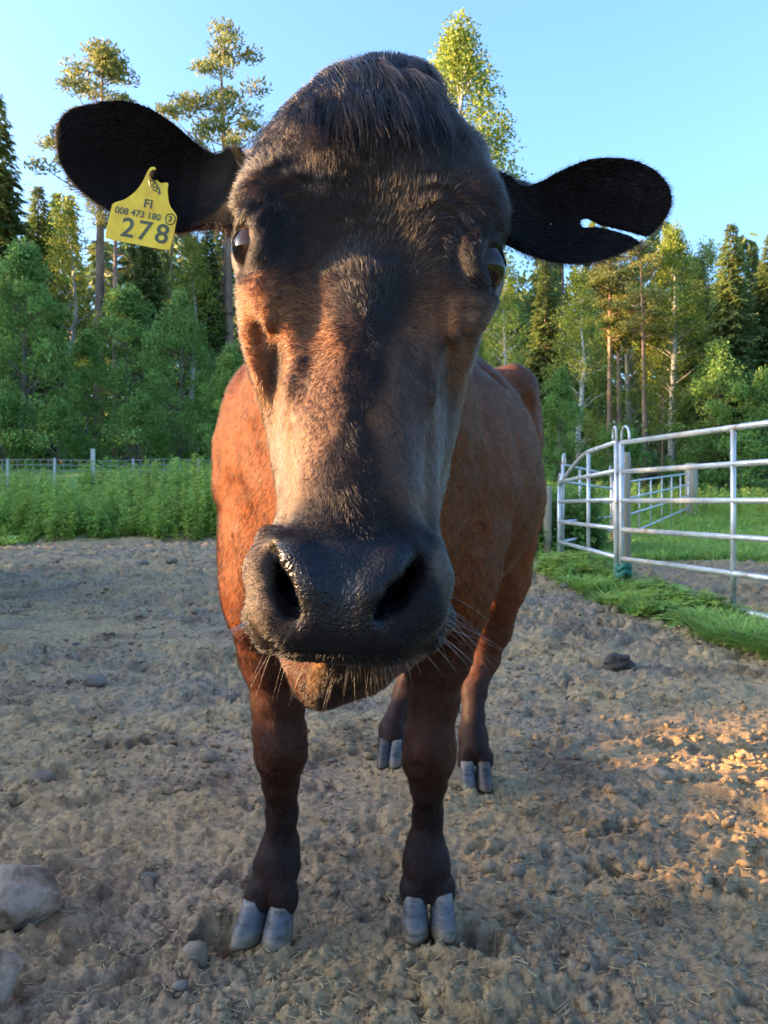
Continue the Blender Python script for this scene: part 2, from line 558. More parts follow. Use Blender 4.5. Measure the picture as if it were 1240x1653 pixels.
# ear roots
cowf.cone(P(425, 300, .940), P(375, 305, .945), .038, .030, .03)
cowf.cone(P(785, 332, .940), P(826, 336, .945), .038, .030, .03)
cowf.ell(P(432, 668, .785), (.010, .030, .060), .030, 's')                      # hollow cheeks
cowf.ell(P(736, 668, .785), (.010, .030, .060), .030, 's')
# eye sockets
EYES = [dict(c=P(419, 402, .820), out=Vector((-.80, -.60, .04)), up=Vector((.55, -.62, .30)), s=-1),
        dict(c=P(773, 434, .820), out=Vector((.80, -.60, .04)), up=Vector((-.52, -.58, .42)), s=1)]
ER = .0255
for e in EYES:
    o = np.array(e['out'].normalized()); u = np.array(e['up']); u -= o * (u @ o); u /= np.linalg.norm(u)
    w = np.cross(o, u)
    if w[2] > 0: w = -w                                                        # w: towards the nose (downwards)
    e['o'], e['u'], e['w'] = o, u, w
    cowf.ell(e['c'] - o * .012, (.028,) * 3, .025)                              # orbit
    cowf.ell(e['c'] + o * .004, (ER + .0035,) * 3, .004, 's')
    cowf.ell(e['c'] + o * .022, (.024,) * 3, .006, 's')
    cowf.ell(e['c'] + o * .012 + np.array([0, -.018, 0]), (.026, .026, .030), .012, 's')
    def lid(a):   # almond lid curve round the ball, a = angle, 0 towards the nose
        ca, sa = math.cos(a), math.sin(a)
        y = .0225 * sa if sa > 0 else .0185 * sa
        x = .0285 * ca
        y *= (1 - .35 * abs(ca) ** 3)
        zz = math.sqrt(max(ER * ER * 1.06 - x * x * .60 - y * y, 1e-6))
        return e['c'] + w * x + u * (y - .0015) + o * zz * (.93 if sa > 0 else .62)
    ring = [lid(2 * math.pi * i / 28) for i in range(29)]
    e['ring'] = ring
    for i in range(28):
        up_ = ring[i] @ u > e['c'] @ u
        r_ = .0052 if up_ else .0046
        cowf.cone(ring[i], ring[i + 1], r_, r_, .006)
    up = [ring[i] + u * .009 - o * .004 for i in range(1, 14)]
    cowf.chain(up, [.0050] * 13, .012)
    lo = [ring[i] - u * .004 - o * .010 for i in range(16, 27)]
    cowf.chain(lo, [.0040] * 11, .014)
# nostrils: raised wings, then the opening
cowf.chain([P(432, 868, .722), P(428, 920, .706), P(443, 985, .690), P(478, 1015, .680)], [.009, .012, .014, .011], .02)
cowf.chain([P(452, 872, .694), P(478, 905, .682), P(503, 950, .673), P(508, 1000, .672)], [.008, .011, .010, .009], .018)
cowf.chain([P(691, 885, .722), P(697, 930, .706), P(679, 988, .690), P(640, 1018, .680)], [.009, .012, .013, .011], .02)
cowf.chain([P(664, 890, .694), P(635, 925, .682), P(598, 960, .673), P(585, 1000, .672)], [.008, .011, .010, .009], .018)
def nostril(rows, k=.010):
    for (a, b, d0, r0), (c, e_, d1, r1) in zip(rows[:-1], rows[1:]):
        for q in range(3):
            s_ = .014 * q
            cowf.cone(P(a, b, d0) + np.array([0, s_ * 1.6, 0]), P(c, e_, d1) + np.array([0, s_ * 1.6, 0]), r0 * (1 - .1 * q), r1 * (1 - .1 * q), k, 's')
nostril([(441, 892, .690, .0032), (446, 915, .683, .0055), (459, 948, .676, .0078), (479, 980, .672, .0092)])
nostril([(671, 910, .690, .0050), (661, 932, .682, .0076), (636, 962, .675, .0094), (606, 984, .671, .0092)])
# upper lip edge, mouth line
cowf.chain([P(412, 1002, .735), P(440, 1024, .712), P(490, 1036, .694), P(555, 1043, .688), P(630, 1040, .694), P(688, 1024, .712), P(712, 1000, .735)],
           [.013, .013, .012, .011, .012, .013, .013], .014)
cowf.chain([P(432, 1052, .715), P(490, 1056, .700), P(560, 1058, .695), P(640, 1056, .700), P(700, 1046, .720)], [.0028] * 5, .006, 's')
# gentle unevenness of skin and muscle
def bump_fn(p):
    far = sstep(1.1, 1.5, p[:, 1])
    return (vnoise(p, 22, 3) - .5) * (.004 + .004 * far) + (vnoise(p, 60, 4) - .5) * .0016
def ribs_fn(p):
    s = (p[:, 1] - 1.95) * .97 + (p[:, 0] - .1) * -.22 + (p[:, 2] - 1) * .25
    w = sstep(1.90, 2.0, p[:, 1]) * sstep(2.40, 2.25, p[:, 1]) * sstep(.70, .85, p[:, 2]) * sstep(1.22, 1.12, p[:, 2])
    return w * np.cos(s * 2 * math.pi / .075) * .0035
def folds_fn(p):     # curved skin folds over the brows
    u, v = proj(p)
    r = np.zeros(len(p))
    for cx, cy, s in ((480, 420, -1), (705, 435, 1)):
        rad = np.hypot((u - cx) * 1.05, (v - cy) * .8)
        w = np.exp(-((rad - 95) / 34) ** 2) * sstep(.2, .75, -(v - cy) / (rad + 1)) * sstep(-60, 10, s * (u - cx))
        r += w * np.sin(rad / 3.6) * .0022
    return np.where(p[:, 1] < .95, r, 0)

BV, BQ = surface_nets(cowf, (-.52, .60, .018), (.66, 3.35, 1.50), .0046)
BN = quad_normals(BV, BQ)
BV = BV - BN * np.clip(cowf(BV), -.003, .003)[:, None]
BV = BV - quad_normals(BV, BQ) * (bump_fn(BV) + folds_fn(BV) + ribs_fn(BV))[:, None]
BN = quad_normals(BV, BQ)

# pigment: chestnut coat, black points, pale muzzle ring, touches of painted light and shade
def mixc(a, b, t): return a + (np.asarray(b) - a) * t[:, None]
def blob(u, v, cx, cy, rx, ry, soft=.5):
    return 1 - sstep(1 - soft, 1 + soft, np.hypot((u - cx) / rx, (v - cy) / ry))
def pigment(p):
    u, v = proj(p)
    n1 = vnoise(p, 14, 21); n2 = vnoise(p, 45, 22); n3 = vnoise(p, 5, 23)
    u = u + (n2 - .5) * 14; v = v + (n1 - .5) * 24
    c = np.tile(np.array([.155, .048, .015]), (len(p), 1))
    y, z = p[:, 1], p[:, 2]
    bodym = sstep(.98, 1.12, y)
    c = mixc(c, (.100, .038, .018), np.clip(n3 * 1.4 - .3, 0, 1) * .5)
    c = mixc(c, (.060, .026, .018), sstep(1.10, 1.30, z) * .6 * bodym)
    legm = bodym * sstep(.70, .50, z)
    c = mixc(c, (.060, .026, .018), legm * .75)
    c = mixc(c, (.020, .013, .013), bodym * sstep(.42, .26, z) * .92)
    front = bodym * sstep(.72, .60, z) * sstep(1.80, 1.72, y)
    c = mixc(c, (.040, .016, .011), front * .75)
    # head
    h = 1 - sstep(.96, 1.10, y)
    f = np.tile(np.array([.225, .100, .042]), (len(p), 1))                 # cheeks
    f = mixc(f, (.185, .106, .062), blob(u, v, 500, 700, 75, 150))          # paler sides of the nose, the left lightened as sunlit
    f = mixc(f, (.130, .078, .055), blob(u, v, 680, 690, 60, 150))
    f = mixc(f, (.036, .021, .015), sstep(575, 440, v + np.abs(u - 590) * .35) * .96)     # dark forehead
    f = mixc(f, (.26, .125, .055), blob(u, v, 395, 490, 40, 70) )           # below the eyes
    f = mixc(f, (.18, .10, .06), blob(u, v, 790, 520, 36, 70))
    f = mixc(f, (.28, .125, .050), blob(u, v, 425, 520, 45, 90) * .8)  # sunlit orange of the left cheek put into the colour
    f = mixc(f, (.048, .026, .021), blob(u, v, 600, 180, 150, 55) * .8)
    f = mixc(f, (.105, .052, .034), blob(u, v, 775, 240, 30, 70))
    w = np.interp(v, [440, 520, 560, 640, 680, 720, 800, 850], [70, 62, 40, 34, 20, 42, 70, 120])
    cx = np.interp(v, [440, 520, 680, 850], [600, 592, 578, 560])
    f = mixc(f, (.013, .009, .009), (1 - sstep(.60, 1.35, np.abs(u - cx) / w)) * sstep(400, 470, v) * .93)   # dark streak down the nose
    f = mixc(f, (.20, .155, .125), blob(u, v, 440, 780, 32, 100) * .85)       # pale band above the muzzle
    f = mixc(f, (.19, .155, .14), blob(u, v, 722, 760, 26, 95) * .85)
    muz = sstep(800, 862, v + np.abs(u - 560) * -.10 + np.maximum(np.abs(u - 560) - 90, 0) * .25)
    f = mixc(f, (.008, .007, .009), muz * .97)
    f = mixc(f, (.20, .15, .11), (blob(u, v, 412, 930, 26, 90) + blob(u, v, 722, 900, 18, 70)).clip(0, 1) * .5)
    chin = sstep(1046, 1056, v) * sstep(.712, .726, y)
    f = mixc(f, (.105, .040, .018), chin)
    f = mixc(f, (.016, .012, .012), blob(u, v, 540, 1100, 52, 40) * chin * .85)
    f = mixc(f, (.30, .16, .07), blob(u, v, 512, 1082, 10, 36) * chin)  # sunlit strip painted on the left of the chin
    # shade of the pits in front of the eyes put into the colour
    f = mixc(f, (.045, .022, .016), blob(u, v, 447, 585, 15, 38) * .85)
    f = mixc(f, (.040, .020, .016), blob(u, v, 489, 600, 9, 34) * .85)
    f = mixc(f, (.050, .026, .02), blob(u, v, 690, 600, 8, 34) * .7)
    for e in EYES:                                                           # lids: dark rims, pale lower lid
        q = p - e['c']; a = q @ e['w']; b = q @ e['u']; dd = np.linalg.norm(q, axis=1)
        f = mixc(f, (.018, .014, .014), (1 - sstep(.040, .056, dd)) * .93)
        f = mixc(f, (.20, .165, .15), (1 - sstep(.003, .006, np.abs(b + .0200 - .10 * np.abs(a)))) * (1 - sstep(.031, .036, dd)) * sstep(-.012, .004, a))
        f = mixc(f, (.40, .30, .20), (1 - sstep(.0015, .004, np.abs(b - .0235))) * (1 - sstep(.032, .036, dd)) * .18)  # thin golden line of sunlight painted along the upper lid
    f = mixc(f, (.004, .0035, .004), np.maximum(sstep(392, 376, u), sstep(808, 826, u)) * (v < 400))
    c = mixc(c, (0, 0, 0), h) + f * h[:, None]
    c = c * np.where(y > 1.05, 1.12, .76)[:, None] * np.where(y > 1.05, .94 + .12 * n2, .82 + .36 * n2)[:, None]
    c = mixc(c, (.007, .007, .009), ((v > 860) & (v < 1045) & (y < .80)) * (1 - sstep(0, 55, np.abs(u - 548) - np.interp(v, [860, 900, 960, 1000, 1045], [95, 75, 45, 40, 110]))))
    return np.clip(c, .006, 1)
BC = pigment(BV)

def mat_coat(name='coat_skin', spec=.09):
    m, n, l, b = new_mat(name)
    at = n.new('ShaderNodeAttribute'); at.attribute_name = 'pigment'
    nz, cr = noise_ramp(n, l, 900, [(.3, (.75, .75, .75)), (.7, (1.15, 1.15, 1.15))], 2, mapping=(1, 1, .25))
    mx = n.new('ShaderNodeMix'); mx.data_type = 'RGBA'; mx.blend_type = 'MULTIPLY'; mx.inputs[0].default_value = 1
    l.new(at.outputs['Color'], mx.inputs[6]); l.new(cr.outputs[0], mx.inputs[7])
    l.new(mx.outputs[2], b.inputs['Base Color'])
    b.inputs['Roughness'].default_value = .48
    b.inputs['Specular IOR Level'].default_value = spec
    an = n.new('ShaderNodeAttribute'); an.attribute_name = 'nose'
    mr = n.new('ShaderNodeMapRange'); mr.inputs[3].default_value = .55; mr.inputs[4].default_value = .26
    ms_ = n.new('ShaderNodeMapRange'); ms_.inputs[3].default_value = spec; ms_.inputs[4].default_value = .26
    l.new(an.outputs['Fac'], ms_.inputs[0]); l.new(ms_.outputs[0], b.inputs['Specular IOR Level'])
    l.new(an.outputs['Fac'], mr.inputs[0]); l.new(mr.outputs[0], b.inputs['Roughness'])
    v2 = n.new('ShaderNodeTexVoronoi'); v2.inputs['Scale'].default_value = 330; v2.feature = 'SMOOTH_F1'
    t2 = n.new('ShaderNodeTexCoord'); n2_ = n.new('ShaderNodeTexNoise'); n2_.inputs['Scale'].default_value = 60
    l.new(t2.outputs['Object'], n2_.inputs['Vector'])
    va = n.new('ShaderNodeVectorMath'); va.operation = 'MULTIPLY_ADD'; va.inputs[1].default_value = (.02, .02, .02)
    l.new(n2_.outputs['Color'], va.inputs[0]); l.new(t2.outputs['Object'], va.inputs[2]); l.new(va.outputs[0], v2.inputs['Vector'])
    b2 = n.new('ShaderNodeBump'); b2.invert = True; b2.inputs['Distance'].default_value = .0010
    l.new(an.outputs['Fac'], b2.inputs['Strength']); l.new(v2.outputs['Distance'], b2.inputs['Height'])
    vz = n.new('ShaderNodeTexVoronoi'); vz.inputs['Scale'].default_value = 900
    tc = n.new('ShaderNodeTexCoord'); l.new(tc.outputs['Object'], vz.inputs['Vector'])
    bp = n.new('ShaderNodeBump'); bp.inputs['Strength'].default_value = .18; bp.inputs['Distance'].default_value = .001
    l.new(vz.outputs['Distance'], bp.inputs['Height']); l.new(b2.outputs[0], bp.inputs['Normal']); l.new(bp.outputs[0], b.inputs['Normal'])
    return m
M_coat = mat_coat()
cow = empty('cow', (0.05, 2.1, 0))
tag(cow, 'dark brown and chestnut cow with black muzzle facing the camera on the mud', 'cow')
bme = mesh_data('cow_body', BV, BQ, M_coat, True)
set_color(bme, 'pigment', BC)
def pad_mask(p):
    u, v = proj(p)
    half = np.interp(v, [860, 900, 930, 960, 1000, 1040], [112, 108, 90, 64, 57, 95])
    return (1 - sstep(-6, 10, np.abs(u - 552) - half)) * sstep(862, 884, v) * (1 - sstep(1044, 1054, v)) * (p[:, 1] < .79)
bme.attributes.new('nose', 'FLOAT', 'POINT').data.foreach_set('value', pad_mask(BV).astype(np.float32))
body = obj('body', bme, cow)

# eyes
def mat_eye():
    m, n, l, b = new_mat('eye_wet')
    at = n.new('ShaderNodeAttribute'); at.attribute_name = 'pigment'
    l.new(at.outputs['Color'], b.inputs['Base Color'])
    b.inputs['Roughness'].default_value = .04
    b.inputs['IOR'].default_value = 1.38
    return m
M_eye = mat_eye()
for e in EYES:
    v, f = [], []
    NU, NV = 32, 20
    for j in range(NV + 1):
        th = math.pi * j / NV
        for i in range(NU):
            ph = 2 * math.pi * i / NU
            bulge = 1.0 + .06 * max(0, math.cos(th)) ** 6
            v.append(e['c'] + e['o'] * .0015 + ER * 0.985 * bulge * (e['o'] * math.cos(th) + math.sin(th) * (e['w'] * math.cos(ph) + e['u'] * math.sin(ph))))
    for j in range(NV):
        for i in range(NU):
            f.append([j * NU + i, (j + 1) * NU + i, (j + 1) * NU + (i + 1) % NU, j * NU + (i + 1) % NU])
    v = np.array(v)
    q = (v - e['c']) / ER
    a, b_, o_2 = q @ e['w'], q @ e['u'], q @ e['o']
    rr = np.hypot(a, b_)
    c = np.tile(np.array([.020, .010, .006]), (len(v), 1))
    c = mixc(c, (.003, .003, .004), 1 - sstep(.5, .75, np.hypot(a * .9, b_ * 1.6)))
    c = mixc(c, (.20, .17, .16), np.maximum(sstep(.96, .99, rr), sstep(.86, .95, -b_ * .75 + a * .60)))
    eme = mesh_data('eyeball', v, np.array(f), M_eye, True)
    set_color(eme, 'pigment', c)
    e['obj'] = obj('eye', eme, cow)

# ears: thin curved shells cut from an outline
def poly_sdf(px, py, poly):
    d = np.full(px.shape, 1e9); ins = np.zeros(px.shape, bool)
    n = len(poly)
    for i in range(n):
        ax, ay = poly[i]; bx, by = poly[(i + 1) % n]
        ex, ey = bx - ax, by - ay
        t = np.clip(((px - ax) * ex + (py - ay) * ey) / (ex * ex + ey * ey + 1e-9), 0, 1)
        d = np.minimum(d, np.hypot(px - ax - t * ex, py - ay - t * ey))
        c = ((ay > py) != (by > py)) & (px < (bx - ax) * (py - ay) / (by - ay + 1e-12) + ax)
        ins ^= c
    return np.where(ins, -d, d)
def smooth_poly(pts, n=6):
    pts = np.array(pts, float); out = []
    N = len(pts)
    for i in range(N):
        p0, p1, p2, p3 = pts[i - 1], pts[i], pts[(i + 1) % N], pts[(i + 2) % N]
        for k in range(n):
            t = k / n
            out.append(.5 * ((2 * p1) + (-p0 + p2) * t + (2 * p0 - 5 * p1 + 4 * p2 - p3) * t * t + (-p0 + 3 * p1 - 3 * p2 + p3) * t**3))
    return np.array(out)
EARL = smooth_poly([(405, 262), (385, 240), (352, 243), (322, 226), (288, 200), (250, 180), (208, 170), (165, 171), (122, 180), (96, 203), (91, 235),
                    (99, 268), (120, 298), (150, 322), (182, 342), (215, 360), (250, 374), (285, 378), (318, 368), (345, 362), (375, 372), (410, 350)])
EARR = smooth_poly([(795, 292), (815, 282), (842, 292), (872, 282), (905, 266), (945, 254), (985, 252), (1025, 259), (1058, 276), (1079, 300), (1085, 328),
                    (1076, 352), (1062, 368), (1048, 381), (1034, 392), (1016, 402), (990, 414), (955, 425), (915, 429), (878, 420), (848, 402), (820, 382), (795, 372)])
for _e, _c in ((EARL, (250, 285)), (EARR, (940, 340))):
    _e[:] = np.array(_c) + (_e - np.array(_c)) * np.array([.975, .93]) + np.array([0, 4])
def make_ear(poly, D, root, tip, slit=None, holes=()):
    ax = np.array(tip, float) - np.array(root, float); L = np.linalg.norm(ax); ax /= L
    pr = np.array([-ax[1], ax[0]])
    if pr[1] > 0: pr = -pr                                    # pr: towards the ear's upper edge (image up)
    def mid(u, v):                                           # depth of the shell's middle surface
        s = ((u - root[0]) * ax[0] + (v - root[1]) * ax[1]) / L
        t = ((u - root[0]) * pr[0] + (v - root[1]) * pr[1]) / 100.0
        cup = .052 * (1 - np.clip(t * t, 0, 1.6)) * np.interp(s, [0, .15, .4, .7, 1.0], [.80, .92, 1.0, .72, .25])
        return D + cup - .030 + .012 * s - .018 * t
    def f(p):
        u = CX0 + p[:, 0] / D * FPX; v = HOR - (p[:, 2] - CAMH) / D * FPX
        e = poly_sdf(u, v, poly)
        if slit is not None:
            w = np.full(u.shape, 1e9)
            for (a, b, ra), (c, d_, rb) in zip(slit[:-1], slit[1:]):
                ex, ey = c - a, d_ - b
                t = np.clip(((u - a) * ex + (v - b) * ey) / (ex * ex + ey * ey), 0, 1)
                w = np.minimum(w, np.hypot(u - a - t * ex, v - b - t * ey) - (ra + (rb - ra) * t))
            e = np.maximum(e, -w)
        for (a, b, r) in holes:
            e = np.maximum(e, -(np.hypot(u - a, v - b) - r))
        e = e * D / FPX
        s = ((u - root[0]) * ax[0] + (v - root[1]) * ax[1]) / L
        th = .0026 + .0040 * np.clip(-e / .03, 0, 1) + .016 * np.clip(1 - s * 3.5, 0, 1)
        q = np.abs(p[:, 1] - mid(u, v)) * .80 - th
        return np.maximum(e, q) + .0
    lo = np.array([(poly[:, 0].min() - CX0) / FPX * D - .01, D - .09, CAMH - (poly[:, 1].max() - HOR) / FPX * D - .01])
    hi = np.array([(poly[:, 0].max() - CX0) / FPX * D + .01, D + .09, CAMH - (poly[:, 1].min() - HOR) / FPX * D + .01])
    V, Q = surface_nets(f, lo, hi, .0017, slack=1.6)
    return V, Q, f, mid
M_ear = mat_coat('ear_skin', .06)
earL = make_ear(EARL, .905, (405, 305), (100, 250))
earR = make_ear(EARR, .905, (795, 330), (1085, 330), slit=[(953, 349, 8.2), (962, 351, 6.0), (975, 355, 3.2), (1000, 363, 2.8), (1026, 374, 4.0), (1052, 390, 9.0)], holes=[(898, 349, 2.2)])
EARS = []
for (V, Q, f, mid), lab in ((earL, 'black furry ear carrying the yellow tag'), (earR, 'black furry ear with a slit torn out to its edge')):
    me = mesh_data('ear', V, Q, M_ear, True)
    N = quad_normals(V, Q)
    c = np.tile(np.array([.004, .0035, .004]), (len(V), 1)) * (.7 + .6 * vnoise(V, 60, 31))[:, None]
    c = mixc(c, (.010, .006, .005), (N[:, 1] > .2) * .7)
    set_color(me, 'pigment', c)
    o = obj('ear', me, cow); o['label'] = lab
    EARS.append((V, Q, N, c, f, mid, o))

# hooves: each claw its own part
def mat_horn():
    m, n, l, b = new_mat('hoof_horn')
    at = n.new('ShaderNodeAttribute'); at.attribute_name = 'pigment'
    nz, cr = noise_ramp(n, l, 34, [(.36, (.35, .32, .28)), (.48, (.95, .95, .95)), (.66, (1.35, 1.3, 1.25))], 8, mapping=(1, 1, 3.0), rough=.7)
    mx = n.new('ShaderNodeMix'); mx.data_type = 'RGBA'; mx.blend_type = 'MULTIPLY'; mx.inputs[0].default_value = 1
    l.new(at.outputs['Color'], mx.inputs[6]); l.new(cr.outputs[0], mx.inputs[7]); l.new(mx.outputs[2], b.inputs['Base Color'])
    b.inputs['Roughness'].default_value = .45; b.inputs['Specular IOR Level'].default_value = .3
    bp = n.new('ShaderNodeBump'); bp.inputs['Strength'].default_value = .3; bp.inputs['Distance'].default_value = .003
    l.new(nz.outputs['Fac'], bp.inputs['Height']); l.new(bp.outputs[0], b.inputs['Normal'])
    return m
M_horn = mat_horn()
def claw(top, toe_dir, side, hgt, wid, lng, mat, splay=0.0):
    """one claw of a cloven hoof; top = centre of its coronet, toe_dir = horizontal heading, side = -1/+1 which way is outwards"""
    a = math.atan2(toe_dir[1], toe_dir[0]) + splay
    fw = np.array([math.cos(a), math.sin(a), 0]); rt = np.array([fw[1], -fw[0], 0])
    NR, NS = 12, 28
    v, f = [], []
    for j in range(NR + 1):
        t = j / NR
        hw = wid / 2 * (.84 + .34 * t - .06 * t * t)
        hl = lng / 2 * (.66 + .40 * t)
        cen = np.array(top) + fw * (lng * (.34 * t)) + rt * side * wid * .05 * t
        for i in range(NS):
            ph = 2 * math.pi * i / NS
            cx, cy = math.cos(ph), math.sin(ph)
            x = hl * np.sign(cx) * abs(cx) ** (.80 if cx > 0 else .9)
            y = hw * np.sign(cy) * abs(cy) ** .80
            y *= 1 - .34 * max(0, cx) ** 2.0 * t                  # narrows to the toe
            if cy * side < 0: y *= .78                            # inner wall flatter
            z = top[2] - hgt * t
            z -= (1 - t) * hgt * .34 * max(0, -cx) * 1.0          # coronet slopes down to the heel
            z += .0022 * math.sin(t * 19 + cx) * (1 - t) * .4
            if t > .93: z += .0018 * math.sin(ph * 5 + side)
            v.append(cen + fw * x + rt * y + np.array([0, 0, z - cen[2]]))
    for j in range(NR):
        for i in range(NS):
            f.append([j * NS + i, (j + 1) * NS + i, (j + 1) * NS + (i + 1) % NS, j * NS + (i + 1) % NS])
    f.append(list(range(NS))); f.append([NR * NS + i for i in range(NS)][::-1])
    me = mesh_data('hoof_claw', np.array(v), f, M_horn, True)
    tt_ = np.repeat(np.linspace(0, 1, NR + 1), NS)
    c = np.stack([np.interp(tt_, [0, .12, .25, .6, .8, 1], q) for q in ([.19, .15, .075, .095, .15, .10], [.17, .14, .078, .098, .12, .068], [.145, .13, .092, .108, .085, .04])], 1)
    set_color(me, 'pigment', c * (.45 if mat == 'dark' else 1.0))
    return obj('hoof_claw', me, cow)
def on(px, py, d, z):
    p = P(px, py, d); p[2] = z; return p
GZ = .004
for px, d, side, td, w, sp in ((415, 1.805, -1, (-.45, -1, 0), .056, -.20), (459, 1.80, 1, (-.28, -1, 0), .062, .06),
                               (668, 1.84, -1, (-.02, -1, 0), .061, -.10), (715, 1.84, 1, (.02, -1, 0), .057, .12)):
    claw(on(px, 0, d, .080), td, side, .082, w, .096, M_horn, sp)
for px, d, side, td in ((752, 2.71, -1, (-.05, -1, 0)), (781, 2.71, 1, (.1, -1, 0))):
    claw(on(px, 0, d, .086), td, side, .082, .057, .095, M_horn if side < 0 else 'dark', 0)
for px, d, side, td in ((622, 2.93, -1, (-.25, -1, 0)), (642, 2.93, 1, (-.2, -1, 0))):
    claw(on(px, 0, d, .090), td, side, .084, .052, .095, 'dark' if side < 0 else M_horn, 0)
for (px, py, d) in ((432, 1400, 1.865), (462, 1400, 1.865), (674, 1395, 1.895), (704, 1395, 1.895), (753, 1200, 2.78), (777, 1200, 2.78)):
    q = P(px, py, d); b = MB()
    b.tube([q + np.array([0, -.01, .015]), q + np.array([0, .006, 0]), q + np.array([0, .012, -.022]), q + np.array([0, .011, -.034])], [.010, .014, .012, .004], 8)
    b.build('dewclaw', mat_noise('dewclaw_horn', 20, [(.3, (.012, .011, .011)), (.7, (.035, .03, .028))], .6), cow, True)

# ------------------------------------------------------------------ coat hair
def mat_hair(name, rough=.32, radial=.45, ior=1.5):
    m, n, l, b = new_mat(name)
    n.remove(b)
    at = n.new('ShaderNodeAttribute'); at.attribute_name = 'hair_col'
    h = n.new('ShaderNodeBsdfHairPrincipled')
    h.parametrization = 'COLOR'
    l.new(at.outputs['Color'], h.inputs['Color'])
    h.inputs['Roughness'].default_value = rough
    h.inputs['Radial Roughness'].default_value = radial
    h.inputs['IOR'].default_value = ior
    h.inputs['Random Roughness'].default_value = .15
    l.new(h.outputs[0], n['Material Output'].inputs['Surface'])
    return m
M_hair = mat_hair('coat_hair', .22, .35, 1.52)
M_bodyhair = mat_hair('body_hair', .28, .40, 1.30)
M_fur = mat_hair('ear_fur', .30, .45, 1.50)
def fibre(T):
    """fibre colour whose strand lets through about T"""
    return np.exp(-4.4 * np.sqrt(-np.log(np.clip(T, .0015, .85)) / 2))
def build_hair(name, pos, rad, col, mat, parent):
    """pos (n,s,3), rad (n,s), col (n,3)"""
    n, s = pos.shape[:2]
    cu = bpy.data.hair_curves.new(name)
    cu.add_curves([s] * n)
    cu.attributes['position'].data.foreach_set('vector', pos.astype(np.float32).ravel())
    ra = cu.attributes.get('radius') or cu.attributes.new('radius', 'FLOAT', 'POINT')
    ra.data.foreach_set('value', rad.astype(np.float32).ravel())
    c4 = np.ones((n, 4), np.float32); c4[:, :3] = fibre(np.asarray(col))
    cu.attributes.new('hair_col', 'FLOAT_COLOR', 'CURVE').data.foreach_set('color', c4.ravel())
    cu.materials.append(mat)
    return obj(name, cu, parent)
def sample(V, Q, N, dens):
    """random surface points; dens(centroid) hairs per m2"""
    a, b, c, d = V[Q[:, 0]], V[Q[:, 1]], V[Q[:, 2]], V[Q[:, 3]]
    ar = .5 * np.linalg.norm(np.cross(c - a, d - b), axis=1)
    k = rng.poisson(ar * dens((a + b + c + d) / 4))
    i = np.repeat(np.arange(len(Q)), k)
    s, t = rng.random((2, len(i), 1))
    w = [(1 - s) * (1 - t), s * (1 - t), s * t, (1 - s) * t]
    p = sum(w[j] * V[Q[i, j]] for j in range(4)); n = sum(w[j] * N[Q[i, j]] for j in range(4))
    return p, n / (np.linalg.norm(n, axis=1, keepdims=True) + 1e-9)
def grow(p, n, d, L, lift0, lift1, S=4, jit=.18, grav=0.0):
    d = d - n * (d * n).sum(1, keepdims=True)
    d /= np.linalg.norm(d, axis=1, keepdims=True) + 1e-9
    d = d + rng.normal(0, jit, d.shape)
    out = [p - n * .0006]; q = out[0]
    for k in range(1, S):
        lf = lift0 + (lift1 - lift0) * (k - 1) / max(S - 2, 1)
        dd = d + n * lf + np.array([0, 0, -grav * k])
        dd /= np.linalg.norm(dd, axis=1, keepdims=True)
        q = q + dd * (L / (S - 1))[:, None]
        out.append(q)
    return np.stack(out, 1)
def radii(n, S, r): 
    t = np.linspace(1, .12, S)
    return r[:, None] * t[None] if hasattr(r, '__len__') else np.tile(r * t, (n, 1))

def face_dir(p):
    u, v = proj(p)
    du, dv = u - 590, v - 520
    r = np.hypot(du, dv) + 12
    ru, rv = du / r, dv / r
    t = sstep(540, 680, v)
    ru = ru * (1 - t) + t * np.clip((u - 572) / 230, -1, 1) * .8
    rv = rv * (1 - t) + t * 1.0
    # above the lip the hair fans outwards
    m = sstep(740, 840, v)
    ru = ru + m * np.clip((u - 560) / 90, -1, 1) * 1.0
    # brows: hair sweeps outwards and down
    bmask = blob(u, v, 430, 380, 60, 90) + blob(u, v, 770, 395, 60, 90)
    ru = ru * (1 - bmask * .6) + bmask * .25 * np.sign(u - 590); rv = rv * (1 - bmask) + bmask * 1.0
    w = (vnoise(p, 35, 41) - .5) * 1.0 + (vnoise(p, 110, 43) - .5) * .9 + (vnoise(p, 260, 44) - .5) * .4
    cs, sn = np.cos(w), np.sin(w)
    ru, rv = ru * cs - rv * sn, ru * sn + rv * cs
    d = np.stack([ru, .35 * np.abs(ru), -rv], 1)
    t = sstep(230, 150, v)[:, None]
    return d * (1 - t) + np.array([0, 1.0, -.2]) * t
def not_nose(p):
    """1 where hair grows, 0 on the bare wet nose and in nostrils and eyes"""
    u, v = proj(p)
    bare = (v > 868) & (v < 1052) & (p[:, 1] < .79)
    half = np.interp(v, [868, 900, 930, 960, 1000, 1040], [112, 105, 84, 62, 55, 90])
    pad = bare & (np.abs(u - 552) < half)
    k = ~pad
    for e in EYES:
        q = p - e['c']
        k &= ~((np.linalg.norm(q, axis=1) < ER + .0060) & (q @ e['o'] > .002))
    hole = blob(u, v, 462, 950, 22, 52, .2) + blob(u, v, 640, 955, 36, 45, .2)
    return k & ~((hole > .5) & (p[:, 1] < .80))
headsel = lambda c: (c[:, 1] < 1.02)
p, n = sample(BV, BQ, BN, lambda c: np.where(headsel(c), np.where(c[:, 1] < .92, 620000, 180000), 0))
k = not_nose(p) & (n[:, 1] < .45); p, n = p[k], n[k]
u, v = proj(p)
L = np.interp(v, [60, 200, 330, 430, 560, 700, 820, 900, 1060], [.018, .015, .012, .009, .0075, .0065, .007, .0045, .006])
L = L * rng.uniform(.6, 1.25, len(p))
